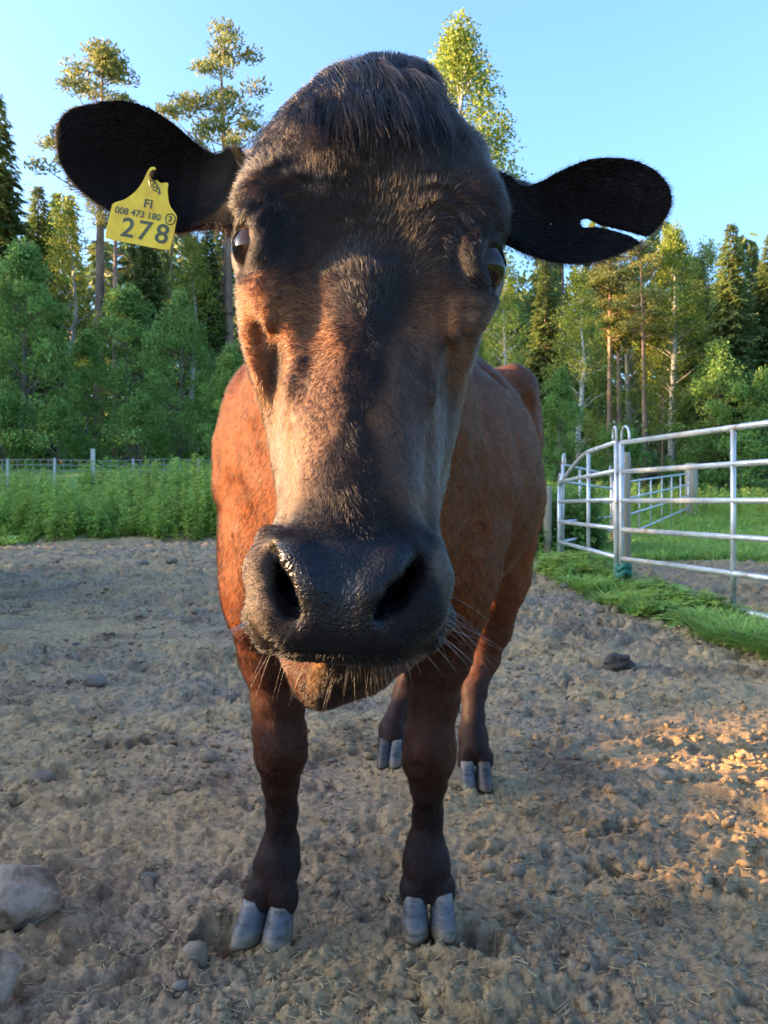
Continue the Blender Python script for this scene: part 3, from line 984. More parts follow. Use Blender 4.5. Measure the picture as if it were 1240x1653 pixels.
for e in EYES:
    L = L * (.42 + .58 * sstep(ER + .008, ER + .028, np.linalg.norm(p - e['c'], axis=1)))
pos = grow(p, n, face_dir(p), L, .30, .04, 4, .16)
hc = pigment(p) * rng.uniform(.5, 1.7, (len(p), 1)) * (.5 + 1.0 * vnoise(p, 260, 45))[:, None]
build_hair('face_hair', pos, radii(len(p), 4, rng.uniform(.00016, .00030, len(p))), np.clip(hc, .004, .8), M_hair, cow)
print('face hairs', len(p))

def body_dir(p):
    d = np.tile(np.array([0., .75, -.65]), (len(p), 1))
    lg = sstep(.75, .6, p[:, 2])[:, None]
    d = d * (1 - lg) + np.array([0, .1, -1.0]) * lg
    w = (vnoise(p, 6, 51) - .5) * 1.6
    d[:, 1] += w * .6; d[:, 0] += (vnoise(p, 9, 52) - .5) * .8
    return d
p, n = sample(BV, BQ, BN, lambda c: np.where(headsel(c), 0, np.where(c[:, 1] < 1.95, 130000, 45000)))
k = (n[:, 1] < .5) & (p[:, 2] > .075); p, n = p[k], n[k]
L = rng.uniform(.009, .019, len(p)) * np.where(p[:, 2] < .6, .7, 1)
pos = grow(p, n, body_dir(p), L, .20, .03, 3, .12)
hc = pigment(p) * rng.uniform(.25, 1.9, (len(p), 1)) * (.6 + .8 * vnoise(p * np.array([1, .35, .6]), 130, 53))[:, None]
build_hair('body_hair', pos, radii(len(p), 3, rng.uniform(.00022, .00040, len(p))), np.clip(hc, .004, .8), M_bodyhair, cow)
print('body hairs', len(p))

# long forelock falling forward from the poll
p, n = sample(BV, BQ, BN, lambda c: np.where((c[:, 1] < .99) & (c[:, 2] > 1.27), 420000, 0))
u, v = proj(p)
k = (v < 235) & (n[:, 1] < .75) & (n[:, 2] < .88) & (rng.random(len(p)) < np.interp(v, [60, 120, 180, 235], [1, .9, .45, .08]) * (1 - .6 * sstep(90, 150, np.abs(u - 610))))
p, n, u, v = p[k], n[k], u[k], v[k]
S = 7
clump = (vnoise(p * np.array([1, .4, .4]), 140, 61) - .5) * 1.3
L = rng.uniform(.035, .072, len(p)) * np.interp(v, [60, 120, 235], [1.1, 1.0, .5]) * (1 - .75 * sstep(.55, .9, n[:, 2]))
part = (u - 545) / 120
dx = np.clip(part, -1.2, 1.0) * np.where(part < 0, .55, .30) + clump * .6 + rng.normal(0, .10, len(p))
d0 = np.stack([dx, -.75 + rng.normal(0, .1, len(p)), -.45 + clump * .5], 1)
q = p - n * .001; out = [q]
lift = rng.uniform(.10, .60, len(p)) * (.6 + .8 * np.clip(clump + .5, 0, 1))
for s in range(1, S):
    t = s / (S - 1)
    dd = d0 + np.array([0, .25, -1.3]) * t + n * (lift * (1 - t) * .9)[:, None]
    dd /= np.linalg.norm(dd, axis=1, keepdims=True)
    q = q + dd * (L / (S - 1))[:, None]
    sd = cowf(q); off = .0015 + .010 * lift * math.sin(math.pi * min(t * .9 + .1, 1))
    push = np.clip(off - sd, 0, .03)
    if push.max() > 0: q = q + grad(cowf, q, .003) * push[:, None]
    out.append(q)
pos = np.stack(out, 1)
hc = np.array([.034, .019, .013]) * rng.uniform(.4, 1.6, (len(p), 1)) * (1 + 1.5 * np.clip(clump, 0, 1))[:, None]
build_hair('forelock', pos, radii(len(p), S, rng.uniform(.00018, .00034, len(p))), np.clip(hc, .004, .5), M_hair, cow)
print('forelock', len(p))

# ear fur
for (V, Q, N, c, f, mid, eo), poly, s in ((EARS[0], EARL, -1), (EARS[1], EARR, 1)):
    p, n = sample(V, Q, N, lambda c: np.full(len(c), 330000))
    D = .905
    u = CX0 + p[:, 0] / D * FPX; v = HOR - (p[:, 2] - CAMH) / D * FPX
    e = -poly_sdf(u, v, poly)
    edge = np.exp(-(e / 7) ** 2)
    cen = poly.mean(0)
    ou, ov = u - cen[0], v - cen[1]
    rr = np.hypot(ou, ov) + 1
    d = np.stack([s * .9 + ou / rr * edge * 1.1, (-.2 + .1 * edge), -(ov / rr) * edge * 1.2 - .15], 1)
    low = sstep(-5, 40, ov)
    L = rng.uniform(.005, .009, len(p)) + edge * low * rng.uniform(.002, .018, len(p)) * (rng.random(len(p)) < .6)
    pos = grow(p, n, d, L, .22, .08, 4, .22, grav=.04)
    hc = np.array([.016, .011, .010]) * (.4 + 1.2 * vnoise(p, 90, 71))[:, None] * rng.uniform(.5, 1.8, (len(p), 1))
    tipm = ((n[:, 1] > .1) * .5 + edge * .3)[:, None]
    hc = hc * (1 - tipm) + tipm * np.array([.060, .036, .026]) * rng.uniform(.5, 1.5, (len(p), 1))
    build_hair('ear_fur', pos, radii(len(p), 4, rng.uniform(.00013, .00022, len(p))), hc, M_fur, eo)

# whiskers and lashes
M_whisk = mat_hair('whiskers', .25, .3)
wp, wd, wL = [], [], []
for i in range(46):
    t = rng.random(); uu = 415 + 300 * t + rng.normal(0, 6)
    vv = np.interp(uu, [400, 440, 500, 560, 640, 700, 725], [1000, 1024, 1040, 1046, 1042, 1024, 995]) + rng.normal(-4, 8)
    dd = np.interp(uu, [400, 440, 500, 560, 640, 700, 725], [.728, .706, .688, .682, .688, .706, .728])
    wp.append(P(uu, vv, dd)); wd.append([(uu - 560) / 160 * 1.0 + rng.normal(0, .25), -.25, -.75 + rng.normal(0, .2)])
    wL.append(rng.uniform(.018, .045) * (1 + .6 * abs(t - .5)))
for i in range(26):
    lft = i % 2
    uu = (rng.uniform(405, 450) if lft else rng.uniform(670, 718)); vv = rng.uniform(960, 1025)
    wp.append(P(uu, vv, .712)); wd.append([(-1 if lft else 1) * rng.uniform(.5, 1), -.3, rng.uniform(-.9, -.2)]); wL.append(rng.uniform(.03, .075))
for i in range(40):
    uu = rng.uniform(455, 690); vv = 1050 + rng.uniform(4, 40) * (1 - abs(uu - 550) / 170)
    wp.append(P(uu, vv, .742)); wd.append([rng.normal(-.05, .3), -.5, -1]); wL.append(rng.uniform(.012, .035))
wp = np.array(wp); wd = np.array(wd); wL = np.array(wL); wd /= np.linalg.norm(wd, axis=1, keepdims=True)
wn_ = grad(cowf, wp, .003); wp = wp - wn_ * cowf(wp)[:, None]
pos = []
q = wp - wn_ * .002; pos.append(q)
for s in range(1, 7):
    dd = wd + wn_ * .5 + np.array([0, 0, -.10 * s]); dd /= np.linalg.norm(dd, axis=1, keepdims=True)
    q = q + dd * (wL / 6)[:, None]; pos.append(q)
build_hair('whiskers', np.stack(pos, 1), radii(len(wp), 7, .00017), np.tile([.50, .42, .34], (len(wp), 1)) * rng.uniform(.6, 1.1, (len(wp), 1)), M_whisk, cow)
for e in EYES:
    lp, ld, ll = [], [], []
    for i in range(170):
        up = i % 4 != 0
        j = rng.uniform(.5, 13) if up else rng.uniform(16, 26)
        a = e['ring'][int(j)] * (1 - j % 1) + e['ring'][int(j) + 1] * (j % 1)
        back = max(0.0, -((a - e['c']) @ e['w']) / .0285)
        lp.append(a); ld.append(e['o'] * .9 + e['u'] * (.55 if up else -.5) - e['w'] * (.3 + .6 * back) + rng.normal(0, .14, 3))
        ll.append((.010 + .020 * back if up else .007) * rng.uniform(.6, 1.2))
    lp, ld, ll = np.array(lp), np.array(ld), np.array(ll)
    q = lp; pos = [q]
    for s in range(1, 5):
        dd = ld + np.array(e['u']) * (.10 * s); dd /= np.linalg.norm(dd, axis=1, keepdims=True)
        q = q + dd * (ll / 4)[:, None]; pos.append(q)
    build_hair('eyelashes', np.stack(pos, 1), radii(len(lp), 5, .00022), np.tile([.012, .010, .010], (len(lp), 1)), M_hair, e['obj'])

# ------------------------------------------------------------------ ear tag (hangs from the ear)
M_tag = mat_noise('tag_plastic', 30, [(.30, (.55, .26, .012)), (.42, (.72, .44, .015)), (.6, (.84, .60, .02)), (.8, (.88, .66, .05))], .38, .05, 200)
M_ink = mat_noise('tag_ink', 60, [(.3, (.05, .06, .03)), (.7, (.10, .11, .05))], .5)
TD = .868
TAG_ROT = math.radians(-9.5)
tagc = P(232, 345, TD)
ear_tag = empty('ear_tag', tuple(P(232, 395, TD)))
tag(ear_tag, 'yellow plastic ear tag numbered 278 hanging from the ear', 'ear tag')
sc_px = TD / FPX
outline = smooth_poly([(-4, -78), (4, -79), (6, -66), (16, -56), (28, -58), (30, -44), (38, -22), (51, -8), (53, 4), (52, 44), (46, 52),
                       (0, 52), (-46, 51), (-52, 44), (-52, 2), (-49, -9), (-34, -18), (-20, -34), (-12, -52), (-8, -68)], 4)
def tagpt(x, y, dy):
    c, s = math.cos(TAG_ROT), math.sin(TAG_ROT)
    x, z = x * sc_px, -y * sc_px
    return (tagc[0] + x * c - z * s, tagc[1] + dy + .10 * z + .06 * x, tagc[2] + x * s + z * c)
bm = bmesh.new()
vf = [bm.verts.new(tagpt(x, y, 0)) for x, y in outline]
vb = [bm.verts.new(tagpt(x, y, .0016)) for x, y in outline]
bm.faces.new(vf); bm.faces.new(vb[::-1])
for i in range(len(vf)):
    j = (i + 1) % len(vf); bm.faces.new([vf[j], vf[i], vb[i], vb[j]])
bmesh.ops.recalc_face_normals(bm, faces=bm.faces)
me = bpy.data.meshes.new('tag_plate'); bm.to_mesh(me); bm.free(); me.materials.append(M_tag)
obj('plate', me, ear_tag)
b = MB()
q0 = np.array(tagpt(5, -66, -.002)); 
b.tube([q0 + np.array([0, -.001, 0]), q0 + np.array([0, .001, 0]), q0 + np.array([0, .002, 0]), q0 + np.array([0, .034, .004])], [.0050, .0052, .0030, .0030], 14)
b.build('stud', mat_noise('stud_plastic', 40, [(.3, (.006, .006, .006)), (.7, (.012, .012, .011))], .9, spec=.05), ear_tag, True)
def tag_text(txt, x, y, size, name, sx=1.0, bold=.0):
    cu = bpy.data.curves.new(name, 'FONT'); cu.body = txt; cu.size = size * sc_px; cu.align_x = 'CENTER'; cu.align_y = 'CENTER'
    cu.extrude = .00012; cu.offset = bold * sc_px
    cu.materials.append(M_ink)
    o = bpy.data.objects.new(name, cu); COL.objects.link(o)
    dep = bpy.context.evaluated_depsgraph_get()
    me = bpy.data.meshes.new_from_object(o.evaluated_get(dep))
    bpy.data.objects.remove(o)
    co = np.zeros(len(me.vertices) * 3); me.vertices.foreach_get('co', co); co = co.reshape(-1, 3)
    w = np.array([tagpt(x + c[0] * sx / sc_px, y - c[1] / sc_px, -.0002 - c[2]) for c in co])
    me.vertices.foreach_set('co', w.astype(np.float32).ravel()); me.update()
    return obj(name, me, ear_tag)
tag_text('FI', 4, -17, 20, 'country_letters', 1.05, .25)
tag_text('008 473 180', -9, 2, 15.5, 'serial_number', .94, .12)
tag_text('3', 43, 1, 13, 'serial_digit', 1.0, .3)
tag_text('2', -20, 29, 45, 'digit', 1.0, .5); tag_text('7', 7, 29, 45, 'digit', 1.0, .5); tag_text('8', 35, 29, 45, 'digit', 1.0, .5)
b = MB()
def tag_stroke(pts, r):
    b.tube([tagpt(x, y, -.0002) for x, y in pts], r * sc_px, 4)
tag_ring = b; tag_stroke([(43 + 8 * math.cos(a), 1 + 9 * math.sin(a)) for a in np.linspace(0, 2 * math.pi, 22)], .9)
b.build('number_ring', M_ink, ear_tag); b = MB()
tag_stroke([(-2, -56), (4, -58), (11, -52), (16, -45), (19, -38)], 1.2)
tag_stroke([(-2, -56), (1, -48), (7, -42), (14, -40), (18, -36)], 1.2)
tag_stroke([(6, -55), (5, -49), (9, -46), (12, -50), (13, -43)], 1.0)
b.build('crown_emblem', M_ink, ear_tag)

# ------------------------------------------------------------------ terrain
def mud_mask(x, y):
    """1 on the trodden yard, 0 on the grass round it"""
    wob = (vnoise2(x, y, .55, 91) - .5) * 1.6 + (vnoise2(x, y, 1.9, 92) - .5) * .5
    far = sstep(.4, -.4, y - (15.6 - .10 * x) - wob * .8)
    # right edge: the line of panels from (3.0, 5.2) over (2.28, 8.15) to (2.43, 11.7)
    edge = np.interp(y, [1.0, 4.6, 5.6, 7.4, 9.5, 11.7, 15], [3.2, 2.45, 2.25, 1.93, 1.95, 2.2, 2.6])
    rt = sstep(.25, -.25, x - edge - wob * .18)
    pen = sstep(.3, -.3, np.hypot((x - 4.2) / 2.0, (y - 8.9) / 3.0) * 1.6 - 1.6 - wob * .2)
    lf = sstep(-7.0, -6.4, x + wob * .3)
    return np.maximum(far * rt * lf, pen)
def base_h(x, y):
    """large shape of the land"""
    z = np.zeros_like(x)
    up = sstep(15.5, 31, y)
    z += up * np.where(x < 1, 1.75, np.interp(x, [1, 5, 12], [1.75, .75, .35]))
    z += .28 * sstep(15.2, 17.2, y) * sstep(2.0, -1.0, x)
    z += .9 * sstep(30, 60, y)
    z += (vnoise2(x, y, .23, 77) - .5) * .10 * sstep(2.5, 7, y)
    z += (vnoise2(x, y, .9, 78) - .5) * .05 * sstep(2.0, 5, y)
    # ruts across the yard on the left
    r = y - (7.4 - .42 * (x + 2.2)) + (vnoise2(x, y, 1.1, 79) - .5) * .5
    z += (-.05 * np.exp(-(r / .34) ** 2) + .055 * np.exp(-((r - .75) / .30) ** 2)) * sstep(-.2, -1.2, x)
    return z
_pr = np.random.default_rng(99)
PRINTS = [(_pr.uniform(-.5, .5) * (y_ + .3), y_, _pr.uniform(-.9, .9), _pr.uniform(.85, 1.25)) for y_ in _pr.uniform(1.55, 7.5, 110)]
def ground_h(x, y):
    z = base_h(x, y)
    m = mud_mask(x, y)
    sm = 1 - .65 * np.exp(-((y - (5.6 - .30 * (x + 1.5))) / .45) ** 2) * sstep(0, -1, x)
    # trodden clods at several sizes
    out = 0
    for sc_, amp, sd in ((4.5, .038, 1), (10, .028, 2), (21, .018, 3), (44, .0105, 4), (85, .0055, 5)):
        wx = x + (vnoise2(x, y, sc_ * 1.3, sd + 60) - .5) / sc_ * .9; wy = y + (vnoise2(x, y, sc_ * 1.3, sd + 70) - .5) / sc_ * .9
        d, v = worley2(wx, wy, sc_, sd)
        out = out + amp * np.maximum(0, 1 - (d * 1.25) ** 2) ** .8 * (v - .30)
    out = out + (vnoise2(x, y, 60, 7) - .5) * .010 + (vnoise2(x, y, 130, 8) - .5) * .006 - np.abs(vnoise2(x, y, 28, 12) - .5) * .02
    for (hx, hy, ha, hs_) in PRINTS:                      # cloven hoof prints trodden into the mud
        q = np.nonzero((np.abs(x - hx) < .16) & (np.abs(y - hy) < .16))[0]
        if not len(q): continue
        lx = (x[q] - hx) * math.cos(ha) + (y[q] - hy) * math.sin(ha); ly = -(x[q] - hx) * math.sin(ha) + (y[q] - hy) * math.cos(ha)
        r1 = np.minimum(np.hypot((lx - .028) / .026, ly / .052), np.hypot((lx + .028) / .026, ly / .052)) / hs_
        out[q] += -.030 * hs_ * (1 - sstep(.75, 1.1, r1)) + .010 * np.exp(-((r1 - 1.35) / .25) ** 2)
    rough = .55 + .75 * vnoise2(x, y, .8, 9)
    # calmer, packed strip through the middle
    rough *= (1 - .35 * np.exp(-((y - 3.1) / .8) ** 2)) * (1 + 1.1 * sstep(3.6, 6.0, y))
    z = z + (out * 1.0 - .012) * m * rough * sm
    z = z + (1 - m) * ((vnoise2(x, y, 3, 10) - .5) * .05)
    return z
# grid that is finer near the yard's near end
ys = [0.35]
while ys[-1] < 16.5: ys.append(ys[-1] * (1.0046 if ys[-1] > 1.2 else 1.010))
ys = np.array(ys)
tt = np.linspace(-1, 1, 560)
TX = np.sign(tt) * (np.abs(tt) * .72 + np.abs(tt) ** 6 * .9)
gx = TX[None, :] * (ys[:, None] + .25); gy = np.repeat(ys[:, None], len(tt), 1)
gz = ground_h(gx.ravel(), gy.ravel())
GVN = np.stack([gx.ravel(), gy.ravel(), gz], 1)
R, Cn = gx.shape
idx = np.arange(R * Cn).reshape(R, Cn)
GQ = np.stack([idx[:-1, :-1].ravel(), idx[:-1, 1:].ravel(), idx[1:, 1:].ravel(), idx[1:, :-1].ravel()], 1)
def mat_ground():
    m, n, l, b = new_mat('yard_mud')
    tc = n.new('ShaderNodeTexCoord')
    def noise(scale, detail=6, rough=.6):
        z = n.new('ShaderNodeTexNoise'); z.inputs['Scale'].default_value = scale; z.inputs['Detail'].default_value = detail; z.inputs['Roughness'].default_value = rough
        l.new(tc.outputs['Object'], z.inputs['Vector']); return z
    def ramp(src, stops):
        r = n.new('ShaderNodeValToRGB'); el = r.color_ramp.elements
        while len(el) < len(stops): el.new(.5)
        for e, (p, c) in zip(el, stops): e.position = p; e.color = (*c, 1)
        l.new(src, r.inputs[0]); return r
    def mix(f, a, b_, blend='MIX'):
        x = n.new('ShaderNodeMix'); x.data_type = 'RGBA'; x.blend_type = blend
        if isinstance(f, float): x.inputs[0].default_value = f
        else: l.new(f, x.inputs[0])
        l.new(a, x.inputs[6]); l.new(b_, x.inputs[7]); return x.outputs[2]
    fine = ramp(noise(55, 10, .7).outputs['Fac'], [(.30, (.058, .041, .027)), (.43, (.205, .146, .093)), (.57, (.375, .270, .175)), (.80, (.55, .410, .275))])
    tan = ramp(noise(40, 10, .7).outputs['Fac'], [(.30, (.098, .066, .034)), (.47, (.37, .250, .125)), (.72, (.57, .405, .21))])
    big = ramp(noise(1.1, 5).outputs['Fac'], [(.38, (0, 0, 0)), (.56, (1, 1, 1))])
    dark = ramp(noise(2.6, 5).outputs['Fac'], [(.30, (.42, .40, .42)), (.50, (1, 1, 1))])
    c = mix(big.outputs[0], fine.outputs[0], tan.outputs[0])
    c = mix(1.0, c, dark.outputs[0], 'MULTIPLY')
    at = n.new('ShaderNodeAttribute'); at.attribute_name = 'grass'
    gr = ramp(noise(7, 8).outputs['Fac'], [(.3, (.11, .19, .04)), (.55, (.19, .30, .06)), (.8, (.28, .40, .09))])
    c = mix(at.outputs['Fac'], c, gr.outputs[0])
    l.new(c, b.inputs['Base Color'])
    b.inputs['Roughness'].default_value = .88; b.inputs['Specular IOR Level'].default_value = .25
    bp = n.new('ShaderNodeBump'); bp.inputs['Strength'].default_value = .9; bp.inputs['Distance'].default_value = .010
    l.new(noise(120, 8, .7).outputs['Fac'], bp.inputs['Height']); l.new(bp.outputs[0], b.inputs['Normal'])
    return m
M_ground = mat_ground()
def add_grass_attr(me, v):
    a = me.attributes.new('grass', 'FLOAT', 'POINT')
    a.data.foreach_set('value', (1 - mud_mask(v[:, 0], v[:, 1])).astype(np.float32))
# far and surrounding land joined to the same sheet: one ground object
def ring_grid(x0, x1, y0, y1, nx, ny):
    X, Y = np.meshgrid(np.linspace(x0, x1, nx), np.linspace(y0, y1, ny))
    v = np.stack([X.ravel(), Y.ravel(), ground_h(X.ravel(), Y.ravel())], 1)
    i = np.arange(nx * ny).reshape(ny, nx)
    return v, np.stack([i[:-1, :-1].ravel(), i[:-1, 1:].ravel(), i[1:, 1:].ravel(), i[1:, :-1].ravel()], 1)
fv, fq = ring_grid(-150, 150, 14, 200, 301, 187)
fv[:, 2] -= .05 * (fv[:, 1] < 16.6)
nv, nq = ring_grid(-60, 60, -40, 16.6, 241, 114)
inside = (nv[:, 1] > .4) & (nv[:, 1] < 16.4) & (np.abs(nv[:, 0]) < 1.45 * (nv[:, 1] + .25))
nv[:, 2] -= .13 * inside + .02
bv, bq = ring_grid(-1000, 1000, -1000, 1000, 41, 41)
bv[:, 2] -= 1.2
me = mesh_data('ground', np.concatenate([GVN, fv, nv, bv]), np.concatenate([GQ, fq + len(GVN), nq + len(GVN) + len(fv), bq + len(GVN) + len(fv) + len(nv)]), M_ground, True)
add_grass_attr(me, np.concatenate([GVN, fv, nv, bv]))
tag(obj('ground', me), kind='structure')
def gz_at(x, y): return float(ground_h(np.array([float(x)]), np.array([float(y)]))[0])

# loose clods and crumbs of mud: one uncountable mass
def blob_proto(seed, sub=1, rough=.35):
    bm = bmesh.new(); bmesh.ops.create_icosphere(bm, subdivisions=sub, radius=1.0)
    v = np.array([x.co[:] for x in bm.verts]); f = np.array([[q.index for q in t.verts] for t in bm.faces]); bm.free()
    v = v * (1 + (fbm(v + seed * 7.3, 1.6, 2, seed) - .5)[:, None] * 2 * rough)
    return v, f
PROT = [blob_proto(s, 1, 1.0) for s in range(10)]
def scatter_blobs(name, pts, size, flat, mat, label, cat, sink=.3, prot=PROT):
    V, F = [], []; base = 0
    N = len(pts); which = rng.integers(0, len(prot), N)
    for w in range(len(prot)):
        i = np.nonzero(which == w)[0]
        if not len(i): continue
        v, f = prot[w]
        a = rng.uniform(0, 6.28, len(i)); c, s = np.cos(a), np.sin(a)
        sx = size[i] * rng.uniform(.8, 1.35, len(i)); sy = size[i] * rng.uniform(.7, 1.1, len(i)); sz = size[i] * flat * rng.uniform(.7, 1.3, len(i))
        x = v[None, :, 0] * sx[:, None]; y = v[None, :, 1] * sy[:, None]; z = v[None, :, 2] * sz[:, None]
        q = np.stack([x * c[:, None] - y * s[:, None] + pts[i, 0:1], x * s[:, None] + y * c[:, None] + pts[i, 1:2], z + pts[i, 2:3] + (sz * (1 - 2 * sink))[:, None]], -1)
        V.append(q.reshape(-1, 3)); F.append((f[None] + (np.arange(len(i)) * len(v))[:, None, None] + base).reshape(-1, 3)); base += len(i) * len(v)
    me = mesh_data(name, np.concatenate(V), np.concatenate(F), mat, name == 'pebbles')
    return tag(obj(name, me), label, cat, kind='stuff')
def yard_points(N, y0=1.25, y1=14):
    y = y0 * (y1 / y0) ** rng.random(N); x = rng.uniform(-.62, .62, N) * (y + .3)
    k = (mud_mask(x, y) > .6) & (vnoise2(x, y, 1.3, 201) + .35 * rng.random(N) > .52)
    x, y = x[k], y[k]
    return np.stack([x, y, ground_h(x, y)], 1)
pts = yard_points(26000)
size = rng.lognormal(-5.35, .60, len(pts)).clip(.002, .026) * (.6 + .14 * pts[:, 1].clip(0, 6))
scatter_blobs('mud_clods', pts, size, .62, M_ground, 'loose brown clods of trodden mud strewn over the yard', 'mud')
M_pebble = mat_noise('pebble', 3.5, [(.25, (.07, .052, .036)), (.5, (.14, .108, .08)), (.75, (.24, .20, .16))], .7, .2, 90)
pts = yard_points(800); size = rng.lognormal(-4.95, .45, len(pts)).clip(.003, .018) * (.7 + .10 * pts[:, 1].clip(0, 6))
PEB = [blob_proto(40 + s, 2, .45) for s in range(4)]
scatter_blobs('pebbles', pts, size, .55, M_pebble, 'small grey pebbles scattered through the mud', 'pebbles', .25, PEB)
# bits of straw and dung fibre
def scatter_straw(N):
    y = 1.3 * (9 / 1.3) ** rng.random(N); x = rng.uniform(-.6, .6, N) * (y + .2)
    k = mud_mask(x, y) > .7; x, y = x[k], y[k]; z = ground_h(x, y) + .004
    n = len(x); a = rng.uniform(0, 6.28, n); L = rng.uniform(.008, .035, n); w = rng.uniform(.0008, .0016, n); t = rng.normal(0, .25, n)
    d = np.stack([np.cos(a), np.sin(a), t], 1) * L[:, None] / 2; s = np.stack([-np.sin(a), np.cos(a), 0 * a], 1) * w[:, None]
    p = np.stack([x, y, z], 1)
    up = np.stack([0 * a, 0 * a, .6 * w], 1)
    V = np.stack([p - d - s, p - d + s, p - d + up * 2, p + d - s, p + d + s, p + d + up * 2], 1).reshape(-1, 3)
    b = (np.arange(n) * 6)[:, None]
    F = np.concatenate([b + np.array([[0, 3, 5, 2]]), b + np.array([[1, 2, 5, 4]]), b + np.array([[0, 1, 4, 3]])])
    me = mesh_data('straw', V, F, mat_noise('straw_fibre', 9, [(.3, (.22, .16, .08)), (.6, (.42, .32, .17)), (.8, (.55, .46, .28))], .7))
    tag(obj('straw_bits', me), 'short bits of straw and fibre lying in the mud', 'straw', kind='stuff')
scatter_straw(9000)

# single stones
def stone(px, py, w, h, label, mat, seed, dp=.8, sub=3, rough=.20):
    """px, py: where its foot meets the mud; w, h in photo pixels"""
    d = CAMH * FPX / (py - HOR)
    v, f = blob_proto(seed, sub, rough)
    W, H = w / FPX * d / 2, h / FPX * d / 2
    v = np.sign(v) * np.abs(v) ** .92
    c = np.array([(px - CX0) / FPX * d, d + W * dp, 0.0])
    c[2] = gz_at(c[0], c[1] - W * dp * .6) + H * .62
    q = v * np.array([W, W * dp, H]) + c
    o = obj('stone', mesh_data('stone', q, f, mat, True)); tag(o, label, 'stone', 'stones lying in the yard')
    return o
M_rock = mat_noise('rock_pale', 17, [(.32, (.09, .060, .036)), (.45, (.22, .155, .095)), (.56, (.31, .245, .185)), (.72, (.34, .245, .150))], .85, 1.0, 55, detail=12)
M_rock2 = mat_noise('rock_grey', 12, [(.3, (.07, .052, .036)), (.55, (.15, .120, .092)), (.8, (.24, .20, .16))], .75, .4, 50)
M_rock3 = mat_noise('rock_tan', 12, [(.3, (.10, .072, .045)), (.55, (.18, .135, .09)), (.8, (.26, .20, .14))], .8, .4, 50)
stone(-6, 1508, 150, 108, 'big pale rounded boulder at the left edge of the picture', M_rock, 6, .8, 4, .30)
stone(-62, 1652, 136, 112, 'pale rock cut off by the bottom left corner', M_rock, 8, .8, 4, .25)
stone(60, 1262, 42, 22, 'flat tan stone on the mud above the big boulder', M_rock3, 11)
stone(336, 1236, 30, 20, 'small pale stone beside the front hoof on the left', M_rock3, 14)
stone(838, 1416, 34, 20, 'small oval grey stone right of the front legs', M_rock2, 17)
stone(148, 1108, 38, 20, 'low pale stone half buried in the mud at left', M_rock2, 20)
stone(952, 1412, 20, 16, 'small round grey stone right of the oval stone', M_rock2, 23)
stone(1075, 1268, 44, 30, 'round dark lump of stone in the sunlit mud', M_rock, 26)
stone(1006, 1086, 46, 28, 'dark round lump lying on rough mud before the panels', mat_noise('dung', 20, [(.3, (.03, .025, .02)), (.7, (.07, .055, .045))], .9, .8, 30), 29, .8, 4, .55)
stone(236, 1418, 26, 16, 'small grey stone between the big boulder and the front hoof', M_rock2, 32)
stone(276, 912, 20, 12, 'small stone on the far side of the yard near the weeds', M_rock2, 38)
stone(225, 912, 24, 9, 'flat pale stone before the tall weeds at left', M_rock2, 41)
stone(104, 872, 18, 9, 'pale stone at the foot of the tall weeds', M_rock2, 44)
stone(310, 1560, 44, 40, 'crusty brown lump just left of the front hoof', M_rock3, 47, .8, 3, .4)
stone(912, 960, 16, 10, 'small grey stone in the grass edge under the panels', M_rock2, 50)
stone(1002, 1568, 30, 24, 'greyish stone in the near mud at bottom right', M_rock3, 53)

# ------------------------------------------------------------------ plants and trees
def quads_from(cen, ax, up, L, W, droop=0.0):
    """leaf diamonds: centre line along ax, width along up"""
    a = ax * L[:, None]; b = up * W[:, None]
    V = np.stack([cen, cen + a * .5 + b * .5, cen + a, cen + a * .5 - b * .5], 1)
    if np.any(droop): V[:, 2, 2] -= droop * L
    F = np.arange(len(cen) * 4).reshape(-1, 4)
    return V.reshape(-1, 3), F
def rand_unit(n):
    v = rng.normal(size=(n, 3)); return v / np.linalg.norm(v, axis=1, keepdims=True)
def leaf_mesh(name, V, F, tint, mat):
    me = mesh_data(name, V, F, mat, False)
    k = len(V) // len(tint)
    set_color(me, 'tint', np.repeat(tint, k, 0))
    return me
def tints(n, lo=.6, hi=1.35, warm=.15):
    b = rng.uniform(lo, hi, n); w = rng.normal(0, warm, n)
    return np.stack([b * (1 + w), b, b * (1 - .8 * w)], 1).clip(.1, 2.5)

ML_spruce = mat_leaf('spruce_needles', (.180, .240, .078), trans=.42)
ML_pine = mat_leaf('pine_needles', (.210, .230, .070), trans=.40)
ML_dec = mat_leaf('alder_leaves', (.190, .310, .075), trans=.48)
ML_birch = mat_leaf('birch_leaves', (.270, .330, .060), trans=.50)
ML_weed = mat_leaf('weed_leaves', (.370, .500, .110), trans=.50)
ML_grass = mat_leaf('grass_blades', (.340, .480, .100), trans=.45)
M_bark = mat_noise('bark_grey', 4, [(.3, (.09, .075, .06)), (.6, (.20, .165, .135)), (.8, (.30, .26, .22))], .9, .5, 20, mapping=(1, 1, .25))
M_pinebark = mat_noise('bark_pine', 3, [(.3, (.17, .10, .07)), (.55, (.30, .20, .15)), (.8, (.42, .31, .25))], .9, .5, 16, mapping=(1, 1, .3))
M_birchbark = mat_noise('bark_birch', 5, [(.36, (.06, .05, .05)), (.46, (.48, .45, .42)), (.8, (.62, .60, .57))], .8, .2, 20, mapping=(1, 1, 3))

